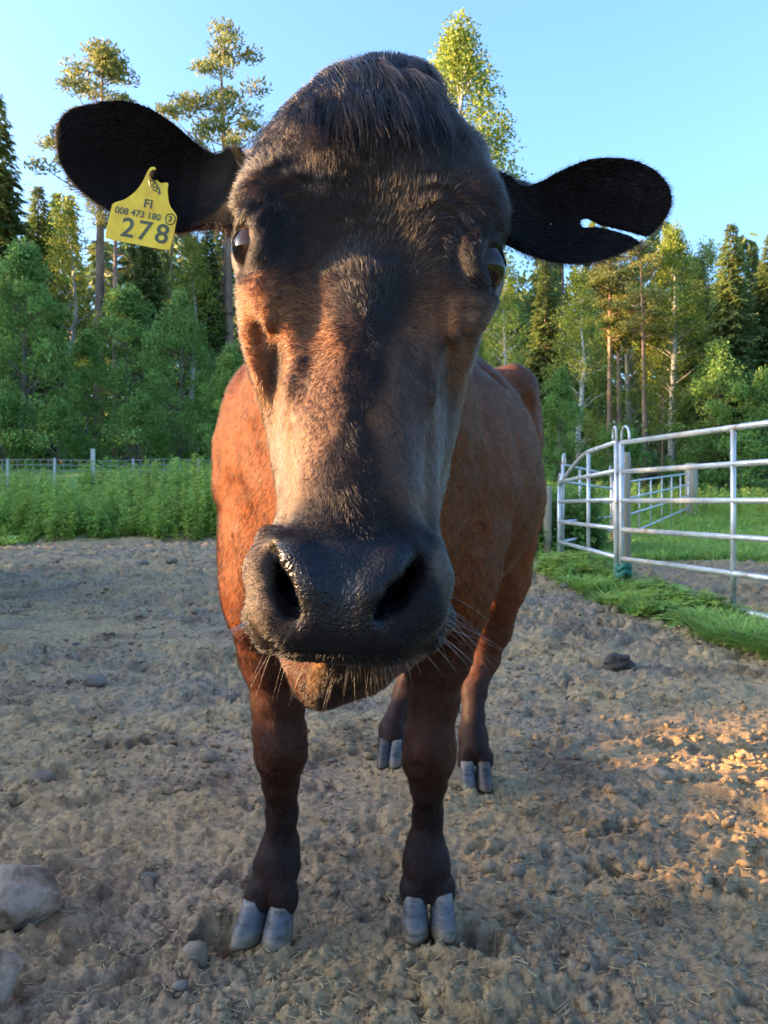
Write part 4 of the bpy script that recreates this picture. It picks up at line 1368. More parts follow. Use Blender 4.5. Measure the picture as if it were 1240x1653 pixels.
def spruce_data(seed, H=18.0, Rm=2.6, low=.10, dens=1.0):
    global rng
    keep = rng; rng = np.random.default_rng(seed)
    C, A, U, Ls, Ws = [], [], [], [], []
    mb = MB()
    mb.tube([(0, 0, -.3), (0.02, 0, H * .3), (0, .03, H * .7), (0, 0, H)], [H * .012, H * .0095, H * .005, .01], 7)
    z = H * low
    while z < H * .995:
        t = z / H
        rad = Rm * (1 - t) ** .78 * rng.uniform(.8, 1.1) + .10
        nb = int(rng.integers(5, 8))
        a0 = rng.uniform(0, 6.28)
        for k in range(nb):
            a = a0 + 6.283 * k / nb + rng.normal(0, .18)
            L = rad * rng.uniform(.7, 1.12)
            d = np.array([math.cos(a), math.sin(a)])
            m = max(3, int(L * 10 * dens))
            s = np.sort(rng.uniform(.10, 1, m)) ** .8
            zz = z - s * L * .30 + (s ** 2) * L * .18
            ctr = np.stack([d[0] * s * L, d[1] * s * L, zz], 1)
            if L > 1.1:
                mb.tube([(0, 0, z), (d[0] * L * .5, d[1] * L * .5, z - .11 * L), (d[0] * L * .9, d[1] * L * .9, z - .13 * L)], [.028, .016, .006], 4, False)
            for side in (-1, 1, 0):
                q = ctr + rng.normal(0, .05, ctr.shape)
                ang = a + side * rng.uniform(.7, 1.2, m)
                ln = (.22 + .38 * (1 - s) * min(L, 1.6)) * rng.uniform(.7, 1.3, m)
                dr = rng.uniform(.15, .75, m)
                ax = np.stack([np.cos(ang), np.sin(ang), -dr], 1); ax /= np.linalg.norm(ax, axis=1, keepdims=True)
                up = np.stack([-np.sin(ang), np.cos(ang), rng.normal(0, .5, m)], 1); up /= np.linalg.norm(up, axis=1, keepdims=True)
                C.append(q); A.append(ax); U.append(up); Ls.append(ln); Ws.append(ln * rng.uniform(.26, .42, m))
        z += max(.16, H * .021 * (1 - .55 * t)) * rng.uniform(.8, 1.2)
    C, A, U, Ls, Ws = map(np.concatenate, (C, A, U, Ls, Ws))
    V, F = quads_from(C, A, U, Ls, Ws, .15)
    tr = mb.data('spruce_trunk', M_bark, True)
    cr = leaf_mesh('spruce_crown', V, F, tints(len(F), .55, 1.4, .12), ML_spruce)
    rng = keep
    return tr, cr
def pine_data(seed, H=19.0, Rm=2.5, low=.62, dead=True, nclump=46):
    global rng
    keep = rng; rng = np.random.default_rng(seed)
    mb = MB()
    bx, by = rng.normal(0, .25, 2)
    axis = lambda z: np.array([bx * (z / H) ** 2, by * (z / H) ** 2, z])
    mb.tube([axis(z) - np.array([0, 0, .3 * (z == 0)]) for z in (0, H * .25, H * .5, H * .75, H)], [H * .0115, H * .0098, H * .0078, H * .005, .02], 8)
    if dead:
        for i in range(34):
            z = rng.uniform(.22, low) * H; a = rng.uniform(0, 6.28); L = rng.uniform(.5, 1.7)
            p = axis(z); d = np.array([math.cos(a), math.sin(a), -.15])
            mb.tube([p, p + d * L * .5, p + d * L + np.array([0, 0, -.25 * L])], [.022, .013, .004], 4, False)
    V, T = [], []
    for i in range(nclump):
        t = rng.random(); z = H * (low + (1 - low) * t)
        prof = math.sin(math.pi * min(1, .18 + .80 * t)) ** .7
        a = rng.uniform(0, 6.28); r = Rm * prof * rng.uniform(.25, 1.0)
        c = axis(z) + np.array([math.cos(a) * r, math.sin(a) * r, rng.normal(.15, .2)])
        p = axis(z - .35 * r)
        mb.tube([p, (p + c) / 2 + np.array([0, 0, -.08 * r]), c], [.045 * (1.2 - t), .028, .010], 5, False)
        n = int(rng.integers(150, 260)); rad = rng.uniform(.45, .80)
        g = rand_unit(n) * (rng.random((n, 1)) ** .45) * np.array([rad, rad, rad * .48]) + c
        ax = rand_unit(n) * .8 + np.array([0, 0, .5]); ax /= np.linalg.norm(ax, axis=1, keepdims=True)
        up = np.cross(ax, rand_unit(n)); up /= np.linalg.norm(up, axis=1, keepdims=True) + 1e-9
        ln = rng.uniform(.14, .28, n)
        v, f = quads_from(g, ax, up, ln, ln * .34)
        V.append(v); T.append(tints(n, .6, 1.4, .12) * rng.uniform(.8, 1.2))
    V = np.concatenate(V)
    tr = mb.data('pine_trunk', M_pinebark, True)
    cr = leaf_mesh('pine_crown', V, np.arange(len(V)).reshape(-1, 4), np.concatenate(T), ML_pine)
    rng = keep
    return tr, cr
def leafy_data(seed, H=9.0, Rm=2.6, low=.10, nclump=125, per=120, leaf=.145, mat=None, bark=None, droop=0.0, top=.8):
    global rng
    keep = rng; rng = np.random.default_rng(seed)
    mb = MB()
    pts = [np.array([rng.normal(0, .02) * z, rng.normal(0, .02) * z, z]) for z in (-.3, H * .3, H * .6, H * .93)]
    mb.tube(pts, [H * .014, H * .011, H * .007, .012], 7)
    V, T = [], []
    for i in range(nclump):
        t = rng.random() ** .9; z = H * (low + (1 - low) * t)
        prof = (math.sin(math.pi * min(1, (.14 + .86 * t) ** top)) + .06)
        a = rng.uniform(0, 6.28); r = Rm * prof * (rng.uniform(.15, 1.0) ** .55) * rng.uniform(.75, 1.15)
        c = np.array([math.cos(a) * r, math.sin(a) * r, z])
        if i % 2 == 0:
            p = np.array([0, 0, max(.5, z - .7 * r)])
            mb.tube([p, (p + c) / 2 + np.array([0, 0, .1 * r]), c], [.035, .022, .008], 4, False)
        n = int(per * rng.uniform(.6, 1.4)); rad = rng.uniform(.40, .85) * (Rm / 2.6) ** .5
        g = rand_unit(n) * (rng.random((n, 1)) ** .40) * np.array([rad, rad, rad * (.75 + droop)]) + c
        g[:, 2] -= droop * np.hypot(g[:, 0] - c[0], g[:, 1] - c[1]) * .8
        ax = rand_unit(n) + np.array([0, 0, -.35 - droop]); ax /= np.linalg.norm(ax, axis=1, keepdims=True)
        up = np.cross(ax, rand_unit(n)); up /= np.linalg.norm(up, axis=1, keepdims=True) + 1e-9
        ln = leaf * rng.uniform(.7, 1.35, n)
        v, f = quads_from(g, ax, up, ln, ln * .72)
        V.append(v); T.append(tints(n, .6, 1.35, .10) * rng.uniform(.75, 1.25))
    V = np.concatenate(V)
    tr = mb.data('leafy_trunk', bark or M_bark, True)
    cr = leaf_mesh('leafy_crown', V, np.arange(len(V)).reshape(-1, 4), np.concatenate(T), mat or ML_dec)
    rng = keep
    return tr, cr
SPR = [spruce_data(11, 18, 2.7, .10), spruce_data(12, 18, 2.3, .30), spruce_data(13, 18, 3.1, .06)]
PIN = [pine_data(21, 19, 2.5, .64), pine_data(22, 19, 2.7, .58), pine_data(23, 19, 1.9, .66)]
DEC = [leafy_data(31, 9, 2.8), leafy_data(32, 9, 2.4, .05), leafy_data(33, 9, 3.2, .03, 150)]
BIR = [leafy_data(41, 18, 2.5, .25, 170, 120, .12, ML_birch, M_birchbark, .5), leafy_data(42, 16, 2.6, .10, 120, 110, .12, ML_birch, M_birchbark, .6)]
SHR = [leafy_data(51, 3.0, 1.6, .0, 45, 110, .11)]
BASEH = {id(SPR[0]): 18}
def tree(kind, data, H0, px, top, d, label, wscale=1.0, group='trees of the wood edge'):
    """stands at depth d under photo column px, reaching photo row top"""
    x = (px - CX0) / FPX * d
    z0 = gz_at(x, d) - .05
    Ht = CAMH - (top - HOR) / FPX * d - z0
    s = Ht / H0
    e = empty(kind, (x, d, z0), rng.uniform(0, 6.28))
    e.scale = (s * wscale, s * wscale, s)
    tag(e, label, 'tree' if kind != 'leafy_bush' else 'bush', group)
    for nm, me in (('trunk', data[0]), ('crown', data[1])):
        o = bpy.data.objects.new(nm, me); COL.objects.link(o); o.parent = e
    return e
S, N_, D_, B_, H_ = SPR, PIN, DEC, BIR, SHR
tree('spruce_tree', S[0], 18, -6, 150, 39, 'dark spruce cut by the left edge of the picture', 1.25)
tree('pine_tree', N_[0], 19, 160, 78, 40, 'tall pine with sunlit crown above the tagged ear', 1.25)
tree('pine_tree', N_[2], 19, 186, 168, 38, 'pine with pale straight trunk below the ear tag', .8)
tree('pine_tree', N_[1], 19, 372, 56, 41, 'tall open-crowned pine rising between tagged ear and head', 1.05)
tree('spruce_tree', S[1], 18, 240, 330, 39, 'slender dark spruce with bare lower trunk left of the face', 1.25)
tree('spruce_tree', S[2], 18, 62, 300, 43, 'spruce with yellow sunlit patches behind the far-left leafy trees', 1.25)
tree('spruce_tree', S[1], 18, 335, 350, 41, 'grey-twigged spruce just left of the eye', 1.25)
tree('leafy_tree', D_[0], 9, 40, 400, 28, 'broad green leafy tree at the far left behind the wire fence', .80)
tree('leafy_tree', D_[1], 9, 140, 540, 31, 'smaller leafy tree in front of the two pine trunks', .9)
tree('leafy_tree', D_[2], 9, 290, 478, 29, 'bushy green leafy tree left of the cheek', .72)
tree('leafy_tree', D_[1], 9, 372, 560, 27, 'leafy tree half hidden by the cheek of the cow', .9)
tree('birch_tree', B_[1], 16, 110, 330, 41, 'green birch between the two left pine trunks and the dark spruce', 1.1)
tree('leafy_tree', D_[0], 9, 205, 470, 35, 'leafy tree behind the pine trunks under the tag', 1.0)
tree('birch_tree', B_[1], 16, 310, 385, 40, 'hazy green birch under the tall open pine', 1.1)
tree('leafy_tree', D_[2], 9, -20, 420, 31, 'leafy tree cut by the left edge below the spruce', .8)
tree('leafy_bush', H_[0], 3, 225, 640, 27, 'low dark bush at the foot of the wood left of the cow', 1.0, 'bushes at the foot of the wood')
tree('leafy_bush', H_[0], 3, 95, 650, 26.5, 'low bush behind the white fence post', 1.0, 'bushes at the foot of the wood')
tree('leafy_bush', H_[0], 3, 5, 640, 26.5, 'low bush behind the mesh at the far left', 1.0, 'bushes at the foot of the wood')
tree('birch_tree', B_[0], 18, 742, 46, 40, 'tall birch lit yellow behind the top of the head', 1.2)
tree('birch_tree', B_[1], 16, 812, 425, 30, 'bright green birch beside the cheek under the notched ear', .95)
tree('spruce_tree', S[1], 18, 880, 415, 37, 'dark spruce with sunlit orange flecks below the notched ear', 1.25)
tree('birch_tree', B_[1], 16, 935, 440, 33, 'loose green birch above the panel corner', 1.1)
tree('pine_tree', N_[2], 19, 984, 415, 36, 'thin pine, left of the pair of pale trunks', 1.2)
tree('pine_tree', N_[2], 19, 1000, 440, 36.8, 'thin pine, right of the pair of pale trunks', 1.2)
tree('pine_tree', N_[0], 19, 1042, 400, 34.5, 'pine with pale trunk right of the trunk pair', 1.1)
tree('birch_tree', B_[0], 18, 1085, 372, 35, 'rounded yellow-topped birch over the panels', 1.15)
tree('pine_tree', N_[1], 19, 1070, 430, 36, 'pine with thin trunk between birch and spruce', .7)
tree('spruce_tree', S[0], 18, 1180, 360, 33, 'tall pointed spruce with sunlit tip at the right', 1.25)
tree('spruce_tree', S[2], 18, 1246, 376, 34, 'spruce cut by the right edge of the picture', 1.25)
tree('spruce_tree', S[1], 18, 1128, 410, 38, 'narrow spruce behind the birch and the pointed spruce', 1.25)
tree('birch_tree', B_[0], 18, 1018, 425, 39, 'green birch behind the pair of pale trunks', 1.2)
tree('birch_tree', B_[1], 16, 1140, 400, 39, 'loose-crowned birch left of the tall pointed spruce', 1.1)
tree('spruce_tree', S[2], 18, 1215, 400, 40, 'spruce between the pointed spruce and the right edge', 1.2)
tree('leafy_tree', D_[2], 9, 1160, 560, 32, 'broad leafy tree above the long panel', .9)
tree('leafy_tree', D_[0], 9, 1235, 600, 31, 'leafy tree at the right edge above the panel', .8)
tree('leafy_tree', D_[1], 9, 905, 600, 29, 'leafy tree beside the flank of the cow', .8)
tree('leafy_bush', H_[0], 3, 1000, 690, 31, 'low bush behind the panel post', 1.2, 'bushes at the foot of the wood')
tree('leafy_bush', H_[0], 3, 1195, 700, 30, 'low bush in the grass behind the long panel', 1.2, 'bushes at the foot of the wood')

# the wood behind, and the wood to the left that shades the meadow: each reads as one mass
def wood_mass(name, spots, label):
    V, F, T = [], [], []; base = 0; tv, tf = [], []
    mb = MB()
    for (x, y, H, R_) in spots:
        z0 = gz_at(x, y)
        n = 900
        t = rng.random(n) ** 1.25
        z = H * (.01 + .99 * t)
        r = R_ * (1 - t) ** .8 * np.sqrt(rng.random(n)) * rng.uniform(.8, 1.15, n) + .08
        a = rng.uniform(0, 6.28, n)
        c = np.stack([x + np.cos(a) * r, y + np.sin(a) * r, z0 + z - r * .25], 1)
        ax = np.stack([np.cos(a), np.sin(a), -rng.uniform(.2, 1, n)], 1); ax /= np.linalg.norm(ax, axis=1, keepdims=True)
        up = np.cross(ax, rand_unit(n)); up /= np.linalg.norm(up, axis=1, keepdims=True) + 1e-9
        ln = rng.uniform(.45, 1.0, n)
        v, f = quads_from(c, ax, up, ln, ln * .42, .1)
        V.append(v); F.append(f + base); T.append(tints(n, .5, 1.3, .12) * rng.uniform(.8, 1.2)); base += len(v)
        mb.tube([(x, y, z0 - .3), (x, y, z0 + H * .55), (x, y, z0 + H * .97)], [H * .012, H * .008, .02], 5, False)
    V = np.concatenate(V); nf = base // 4
    tv = np.array(mb.v); fq = np.array([q for q in mb.f if len(q) == 4])
    me = mesh_data(name, np.concatenate([V, tv]), np.concatenate([np.concatenate(F), fq + len(V)]))
    me.materials.append(ML_spruce); me.materials.append(M_bark)
    mi = np.zeros(len(me.polygons), np.int32); mi[nf:] = 1
    me.polygons.foreach_set('material_index', mi)
    tt_ = np.ones((len(V) + len(tv), 3)); tt_[:len(V)] = np.repeat(np.concatenate(T), 4, 0)
    set_color(me, 'tint', tt_)
    tag(obj(name, me), label, 'wood', kind='stuff')
spots = []
for i in range(95):
    y = rng.uniform(46, 66); x = rng.uniform(-.50, .50) * y
    right = x > 6
    spots.append((x, y, (rng.uniform(12, 16.0) if right else rng.uniform(12, 18.0)), rng.uniform(1.6, 2.4)))
wood_mass('far_wood', spots, 'dark mass of spruces filling the wood behind the nearer trees')
spots = []
for i in range(80):
    t = rng.random()
    x = rng.uniform(-64, -30); y = rng.uniform(3, 46)
    spots.append((x, y, rng.uniform(13, 18), rng.uniform(2.6, 3.6)))
wood_mass('side_wood', spots, 'dense spruce wood along the left side of the pasture')

# weeds: nettle-like plants as one mass each
def plant_proto(h, nl, leaf, seed, spread=.10):
    r = np.random.default_rng(seed)
    z = np.sort(r.uniform(.08, 1, nl)) * h; a = r.uniform(0, 6.28, nl)
    off = r.normal(0, spread * h * .3, 2)
    cx = off[0] * (z / h) ** 1.5; cy = off[1] * (z / h) ** 1.5
    ax = np.stack([np.cos(a), np.sin(a), r.uniform(-.5, .5, nl)], 1); ax /= np.linalg.norm(ax, axis=1, keepdims=True)
    up = np.stack([-np.sin(a), np.cos(a), r.normal(0, .3, nl)], 1)
    ln = leaf * r.uniform(.6, 1.3, nl) * (1.15 - .6 * z / h)
    V, F = quads_from(np.stack([cx, cy, z], 1), ax, up, ln, ln * .45, .25)
    b = len(V)
    st = np.array([[.006, 0, 0], [-.006, 0, 0], [off[0] - .002, off[1], h], [off[0] + .002, off[1], h], [0, .006, 0], [0, -.006, 0], [off[0], off[1] - .002, h], [off[0], off[1] + .002, h]])
    return np.concatenate([V, st]), np.concatenate([F, np.array([[b, b + 1, b + 2, b + 3], [b + 4, b + 5, b + 6, b + 7]])]), nl
def blade_proto(h, nb, seed, w=.007):
    r = np.random.default_rng(seed); V, F = [], []
    for i in range(nb):
        a = r.uniform(0, 6.28); L = h * r.uniform(.5, 1.1); bend = r.uniform(.15, .6) * L; d = np.array([math.cos(a), math.sin(a), 0]); s = np.array([-d[1], d[0], 0]) * w
        o = np.array([r.normal(0, .035), r.normal(0, .035), 0])
        b = len(V)
        V += [o - s, o + s, o + d * bend * .35 + s * .8 + np.array([0, 0, L * .6]), o + d * bend * .35 - s * .8 + np.array([0, 0, L * .6]), o + d * bend + s * .1 + np.array([0, 0, L * .92]), o + d * bend - s * .1 + np.array([0, 0, L * .92])]
        F += [[b, b + 1, b + 2, b + 3], [b + 3, b + 2, b + 4, b + 5]]
    return np.array(V), np.array(F), 0
def plant_mass(name, pts, hs, protos, mat, label, cat, tvar=(.7, 1.3), warm=.10):
    V, F, T = [], [], []; base = 0
    which = rng.integers(0, len(protos), len(pts))
    for w, (v, f, nl) in enumerate(protos):
        i = np.nonzero(which == w)[0]
        if not len(i): continue
        a = rng.uniform(0, 6.28, len(i)); c, s = np.cos(a)[:, None], np.sin(a)[:, None]; h = hs[i][:, None]
        q = np.stack([(v[None, :, 0] * c - v[None, :, 1] * s) * (h * .5 + .5) + pts[i, 0:1], (v[None, :, 0] * s + v[None, :, 1] * c) * (h * .5 + .5) + pts[i, 1:2], v[None, :, 2] * h + pts[i, 2:3]], -1)
        V.append(q.reshape(-1, 3)); F.append((f[None] + (np.arange(len(i)) * len(v))[:, None, None] + base).reshape(-1, 4)); base += len(i) * len(v)
        tv = tints(len(i), *tvar, warm)
        per = rng.uniform(.75, 1.25, (len(i), len(v) // 2 + 1)).repeat(2, 1)[:, :len(v)]
        T.append((tv[:, None, :] * per[:, :, None]).reshape(-1, 3))
    me = mesh_data(name, np.concatenate(V), np.concatenate(F), mat)
    set_color(me, 'tint', np.concatenate(T))
    return tag(obj(name, me), label, cat, kind='stuff')
NET = [plant_proto(1.0, 34, .15, 300 + i) for i in range(6)]
BLD = [blade_proto(1.0, 12, 400 + i, .010) for i in range(4)]
def on_ground(x, y): return np.stack([x, y, ground_h(x, y) - .01], 1)
# left bank of nettles in front of the wire fence
n = 2700
y = rng.uniform(15.6, 20.2, n); x = rng.uniform(-10.5, .2, n)
edge = 15.8 + (vnoise2(x, x * 0, .8, 501) - .5) * 1.4
k = y > edge; x, y = x[k], y[k]
hs = rng.uniform(.45, 1.1, len(x)) * (.45 + 1.0 * vnoise2(x, y, .9, 502)) * np.interp(x, [-10, -7, -4.5, -3, -1.5, 0], [.62, .80, .88, 1.15, 1.30, 1.2]) * sstep(-.3, 1.2, y - edge[k] + .5) + .08
plant_mass('weed_bank', on_ground(x, y), hs, NET, ML_weed, 'thick bank of bright green nettles before the wire fence', 'weeds')
n = 2600
y = rng.uniform(14.6, 17.2, n); x = rng.uniform(-9.5, .6, n); k = mud_mask(x, y) < .75; x, y = x[k], y[k]
plant_mass('verge_grass', on_ground(x, y), rng.uniform(.07, .20, len(x)), [blade_proto(1.0, 10, 420 + i, .03) for i in range(3)], ML_grass, 'short bright grass along the far edge of the mud', 'grass')
# weeds along the foot of the panels
n = 1500
t = rng.random(n)
yy = 4.7 + t * 5.6
xe = np.interp(yy, [4.7, 5.6, 7.4, 9.5, 10.4], [2.50, 2.30, 1.98, 1.98, 2.10])
x = xe + rng.normal(.10, .20, n); y = yy + rng.normal(0, .15, n)
cl = vnoise2(x, y, 1.5, 511)
k = (cl + .25 * rng.random(n) > .50) & (x > xe - .20); x, y, cl = x[k], y[k], cl[k]
plant_mass('panel_weeds', on_ground(x, y), (.07 + .32 * (cl - .35).clip(0, 1)) * rng.uniform(.6, 1.2, len(x)), [plant_proto(1.0, 26, .22, 330 + i, .2) for i in range(4)], ML_weed, 'straggly green weeds along the foot of the nearest panels', 'weeds')
n = 1500
t = rng.random(n) ** 1.5
yy = 4.2 + t * 4.5
xe = np.interp(yy, [4.2, 4.7, 5.6, 7.4, 9.5], [2.45, 2.40, 2.25, 1.95, 1.95])
x = xe + np.abs(rng.normal(0, .22, n)); y = yy + rng.normal(0, .1, n)
k = vnoise2(x, y, 1.9, 513) > .36; x, y = x[k], y[k]
plant_mass('panel_grass', on_ground(x - .16, y), rng.uniform(.05, .17, len(x)), [blade_proto(1.0, 12, 440 + i, .010) for i in range(4)], ML_grass, 'tufts of long green grass under the long panel at the right edge', 'grass')
# bush-like weeds behind the flank
n = 500
x = rng.uniform(1.8, 3.3, n); y = rng.uniform(12.4, 14.6, n)
plant_mass('flank_weeds', on_ground(x, y), rng.uniform(.6, 1.15, n), [plant_proto(1.0, 36, .16, 350 + i) for i in range(3)], ML_dec, 'dark green weeds behind the panels beside the flank', 'weeds')
# meadow
n = 16000
y = 9.5 * (34 / 9.5) ** rng.random(n); x = rng.uniform(.0, .62, n) * y + 1.0
k = (mud_mask(x, y) < .4); x, y = x[k], y[k]
plant_mass('meadow_grass', on_ground(x, y), rng.uniform(.05, .16, len(x)) * (1 + .02 * y), [blade_proto(1.0, 7, 460 + i, .02) for i in range(3)], ML_grass, 'short bright green meadow grass behind the panels', 'grass', (.75, 1.25), .08)
n = 1500
x = rng.uniform(2.2, 15, n); y = 25 + rng.normal(0, 2.0, n) + .1 * x
plant_mass('meadow_edge_weeds', on_ground(x, y), rng.uniform(.35, .9, n), NET[:3], ML_weed, 'tall pale weeds along the far edge of the meadow', 'weeds')
# tall weeds added out of view left of the yard to block low sun
n = 3600
y = rng.uniform(-3.2, 9.2, n); x = rng.uniform(-5.7, -4.7, n)
WD_T = lambda y: np.interp(y, [-3.2, 1.55, 1.85, 3.3, 3.7, 12], [1.62, 1.62, 1.32, 1.32, 1.5, 1.7])
plant_mass('sun_blocker_weeds', on_ground(x, y), WD_T(y) * rng.uniform(.80, 1.03, n), NET, ML_weed, 'unseen nettles added left of the yard to block the low sun', 'weeds')

# ------------------------------------------------------------------ cattle panels on the right
M_galv = mat_noise('galvanised_steel', 6, [(.30, (.30, .24, .18)), (.40, (.44, .44, .43)), (.58, (.56, .57, .57)), (.8, (.66, .65, .61))], .45, .05, 60, metallic=.5)
M_wood = mat_noise('weathered_wood', 5, [(.3, (.24, .20, .15)), (.6, (.38, .33, .25)), (.85, (.50, .45, .36))], .85, .4, 30, mapping=(1, 1, .2))
M_white = mat_noise('pale_post', 6, [(.3, (.48, .46, .42)), (.7, (.66, .64, .60))], .8, .3, 30, mapping=(1, 1, .2))
def rail_z(A, B_, zA, zB, s): return (A[0] + (B_[0] - A[0]) * s, A[1] + (B_[1] - A[1]) * s, zA + (zB - zA) * s)
def panel(name, A, B_, za, zb, uprights, label, r=.024, nr=6, topcut=None, loops=(True, False), group='cattle panels of the pen'):
    """A, B_: ground points; za, zb: lists of rail heights at A and B_"""
    e = empty(name, (A[0], A[1], 0)); tag(e, label, 'fence panel', group)
    for i in range(nr):
        b = MB()
        if topcut and i == nr - 1:
            s0, zc = topcut
            p0 = rail_z(A, B_, za[i], zb[i], 0); p1 = rail_z(A, B_, za[i], zb[i], s0); p2 = rail_z(A, B_, zc, zc, .985)
            mid = [tuple(np.array(p1) * (1 - q) + np.array(p2) * q + np.array([0, 0, .03 * math.sin(math.pi * q)])) for q in (.12, .3, .6)]
            b.tube([p0, rail_z(A, B_, za[i], zb[i], s0 - .03), *mid, p2], r, 10)
        else:
            b.tube([rail_z(A, B_, za[i], zb[i], 0), rail_z(A, B_, za[i], zb[i], 1)], r, 10)
        b.build('rail', M_galv, e, True)
    for s in uprights:
        b = MB(); zt = za[-1] + (zb[-1] - za[-1]) * s; z0 = za[0] + (zb[0] - za[0]) * s
        if topcut and s > topcut[0]: zt = max(topcut[1] + (1 - s) / (1 - topcut[0]) * (zt - topcut[1]), z0 + .5)
        p = rail_z(A, B_, 0, 0, s)
        end = s in (0, 1)
        lo = gz_at(p[0], p[1]) - .02 if end else z0
        b.tube([(p[0], p[1], lo), (p[0], p[1], zt)], r * (1.05 if end else .9), 10)
        b.build('upright', M_galv, e, True)
    dv = np.array([B_[0] - A[0], B_[1] - A[1]]); dv /= np.linalg.norm(dv)
    for fl, Q, zt, sg in ((loops[0], A, za[-1], 1), (loops[1], B_, (topcut[1] if topcut else zb[-1]), -1)):
        if not fl: continue
        b = MB(); w = .075
        pts = []
        for a in np.linspace(0, math.pi, 11):
            o = (1 - math.cos(a)) * w * sg
            pts.append((Q[0] + dv[0] * o, Q[1] + dv[1] * o, zt + .055 + .10 * math.sin(a)))
        pts = [(Q[0], Q[1], zt - .02)] + pts + [(Q[0] + dv[0] * 2 * w * sg, Q[1] + dv[1] * 2 * w * sg, zt)]
        b.tube(pts, .013, 8); b.build('lifting_loop', M_galv, e, True)
        b = MB(); L = np.array([Q[0] - dv[0] * .02 * sg, Q[1] - dv[1] * .02 * sg, zt - .24])
        for k in range(5):
            c0 = L + np.array([.016 * math.sin(k * 2.1), -.026 + .004 * k, -.030 * k])
            b.tube([c0 + np.array([.011 * math.cos(a) * (k % 2), .011 * math.cos(a) * (1 - k % 2), .019 * math.sin(a)]) for a in np.linspace(0, 6.28, 9)], .0035, 5, False)
        o = b.build('chain', M_galv, e, True); o['kind'] = 'stuff'
    return e
Z6 = [.04, .32, .60, .88, 1.16, 1.44]
CORN = (2.30, 8.10)
END1 = (2.98, 5.10)
END2 = (2.45, 11.7)
panel('cattle_panel', CORN, END1, [z - .01 for z in Z6], [z + .02 for z in Z6], (0, .56, 1), 'nearest long galvanised panel running off the right edge', loops=(True, True))
b0 = (CORN[0] - .035, CORN[1] + .05)
panel('cattle_panel', b0, END2, Z6, [z - .06 for z in Z6], (0, .40, 1), 'galvanised panel with sloping top rail left of the loop post', topcut=(.45, 1.05), loops=(True, True))
END3 = (4.05, 14.9)
panel('cattle_panel', (END2[0] + .06, END2[1] + .04), END3, [-.03, .26, .54, .82, 1.10, 1.34], [.02, .27, .52, .77, 1.02, 1.26], (0, .30, 1), 'bluish steel panel across the back of the pen', r=.021, loops=(True, True))
# gate with vertical bars behind the pen
gA, gB = (4.12, 15.0), (8.15, 22.4)
e = empty('bar_gate', (gA[0], gA[1], 0)); tag(e, 'far pipe gate with upright bars in the meadow', 'gate')
gzA, gzB = gz_at(*gA), gz_at(*gB)
for i, (za, zb) in enumerate(((.10, .30), (.48, .62), (.80, .92), (1.12, 1.22))):
    b = MB(); b.tube([(gA[0], gA[1], gzA + za), (gB[0], gB[1], gzB + zb)], .022, 8); b.build('rail', M_galv, e, True)
for s in (0, .12, .26, .40, .55, .70, .85, 1):
    b = MB(); p = (gA[0] + (gB[0] - gA[0]) * s, gA[1] + (gB[1] - gA[1]) * s); z0 = gzA + (gzB - gzA) * s
    b.tube([(p[0], p[1], z0 + .02), (p[0], p[1], z0 + 1.16 + .06 * s)], .018, 8); b.build('bar', M_galv, e, True)
def post(x, y, h, w, mat, label, name='fence_post', round_=False, group='posts'):
    z = gz_at(x, y); b = MB()
    if round_:
        b.tube([(x, y, z - .2), (x, y, z + h * .97), (x, y, z + h)], [w, w * .95, w * .8], 12)
    else:
        b.box((x, y, z + h / 2 - .1), (w, w, h + .2), .2)
    o = b.build(name, mat, None, round_); tag(o, label, 'post', group); return o
p = P(1010, 800, 9.6); post(p[0], p[1], 1.38, .060, M_wood, 'pale wooden post behind the loop of the panel corner', 'wooden_post', True, 'wooden posts of the pen')
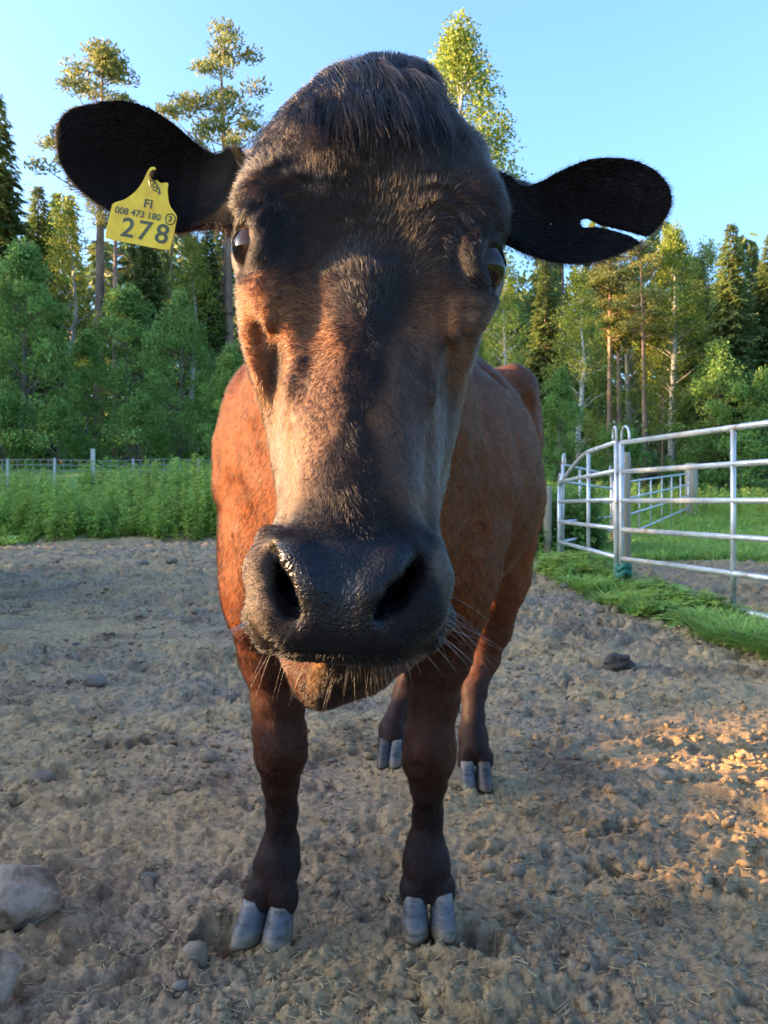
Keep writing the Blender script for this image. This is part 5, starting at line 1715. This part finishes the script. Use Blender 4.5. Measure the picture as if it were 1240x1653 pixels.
p = P(1116, 800, 22.8); post(p[0], p[1], 1.50, .17, M_wood, 'stout wooden post at the far end of the bar gate', 'gate_post', True, 'wooden posts of the pen')
p = P(884, 800, 12.4); post(p[0], p[1], 1.05, .065, M_wood, 'short wooden post beside the flank behind the panel end', 'wooden_post', True, 'wooden posts of the pen')
# green twine round the foot of the corner post
b = MB()
zc = gz_at(*CORN)
b.tube([(CORN[0] + .055 * math.cos(a) + .02, CORN[1] + .055 * math.sin(a), zc + .13 + .010 * a + .02 * math.sin(3 * a)) for a in np.linspace(0, 12.5, 50)], .030, 6)
tag(b.build('twine', mat_noise('green_twine', 30, [(.3, (.01, .09, .06)), (.7, (.03, .18, .12))], .7), None, True), 'green twine wrapped round the foot of the panel corner', 'twine')

# ------------------------------------------------------------------ wire fence on the left
fy = 20.6
wf = empty('wire_fence', (-6, fy, 0)); tag(wf, 'grey square-mesh wire fence behind the nettles', 'fence')
M_wire = mat_noise('fence_wire', 8, [(.3, (.30, .31, .32)), (.7, (.46, .46, .46))], .5, metallic=.4)
fx0, fx1 = -11.5, .6
top = lambda x: 1.76 + .02 * math.sin(x * 2) - .02 * abs(math.sin(x * 1.27))
for k in range(8):
    b = MB(); xs = np.linspace(fx0, fx1, 40)
    b.tube([(x, fy + .01 * math.sin(x * 3), top(x) - .13 * k) for x in xs], .0065, 4, False); b.build('line_wire', M_wire, wf)
x = fx0
while x < fx1:
    b = MB(); b.tube([(x, fy, top(x)), (x + rng.normal(0, .012), fy, top(x) - .5), (x + rng.normal(0, .02), fy, top(x) - .92)], .0055, 4, False); b.build('stay_wire', M_wire, wf); x += .19
for px, h, w, lab in ((150, 1.22, .095, 'white square wooden fence post rising above the nettles'), (88, 1.0, .055, 'thin pale fence post left of the white post'),
                      (215, .98, .05, 'thin pale fence post between the white post and the cow'), (12, .98, .05, 'thin fence post at the far left of the wire fence'), (320, .98, .05, 'thin fence post just left of the flank')):
    d = fy - .12 if px == 150 else fy + .06
    xx = (px - CX0) / FPX * d
    post(xx, d, h + (1.76 - .96 - gz_at(xx, d)), w, M_white, lab, 'fence_post', False, 'posts of the wire fence')
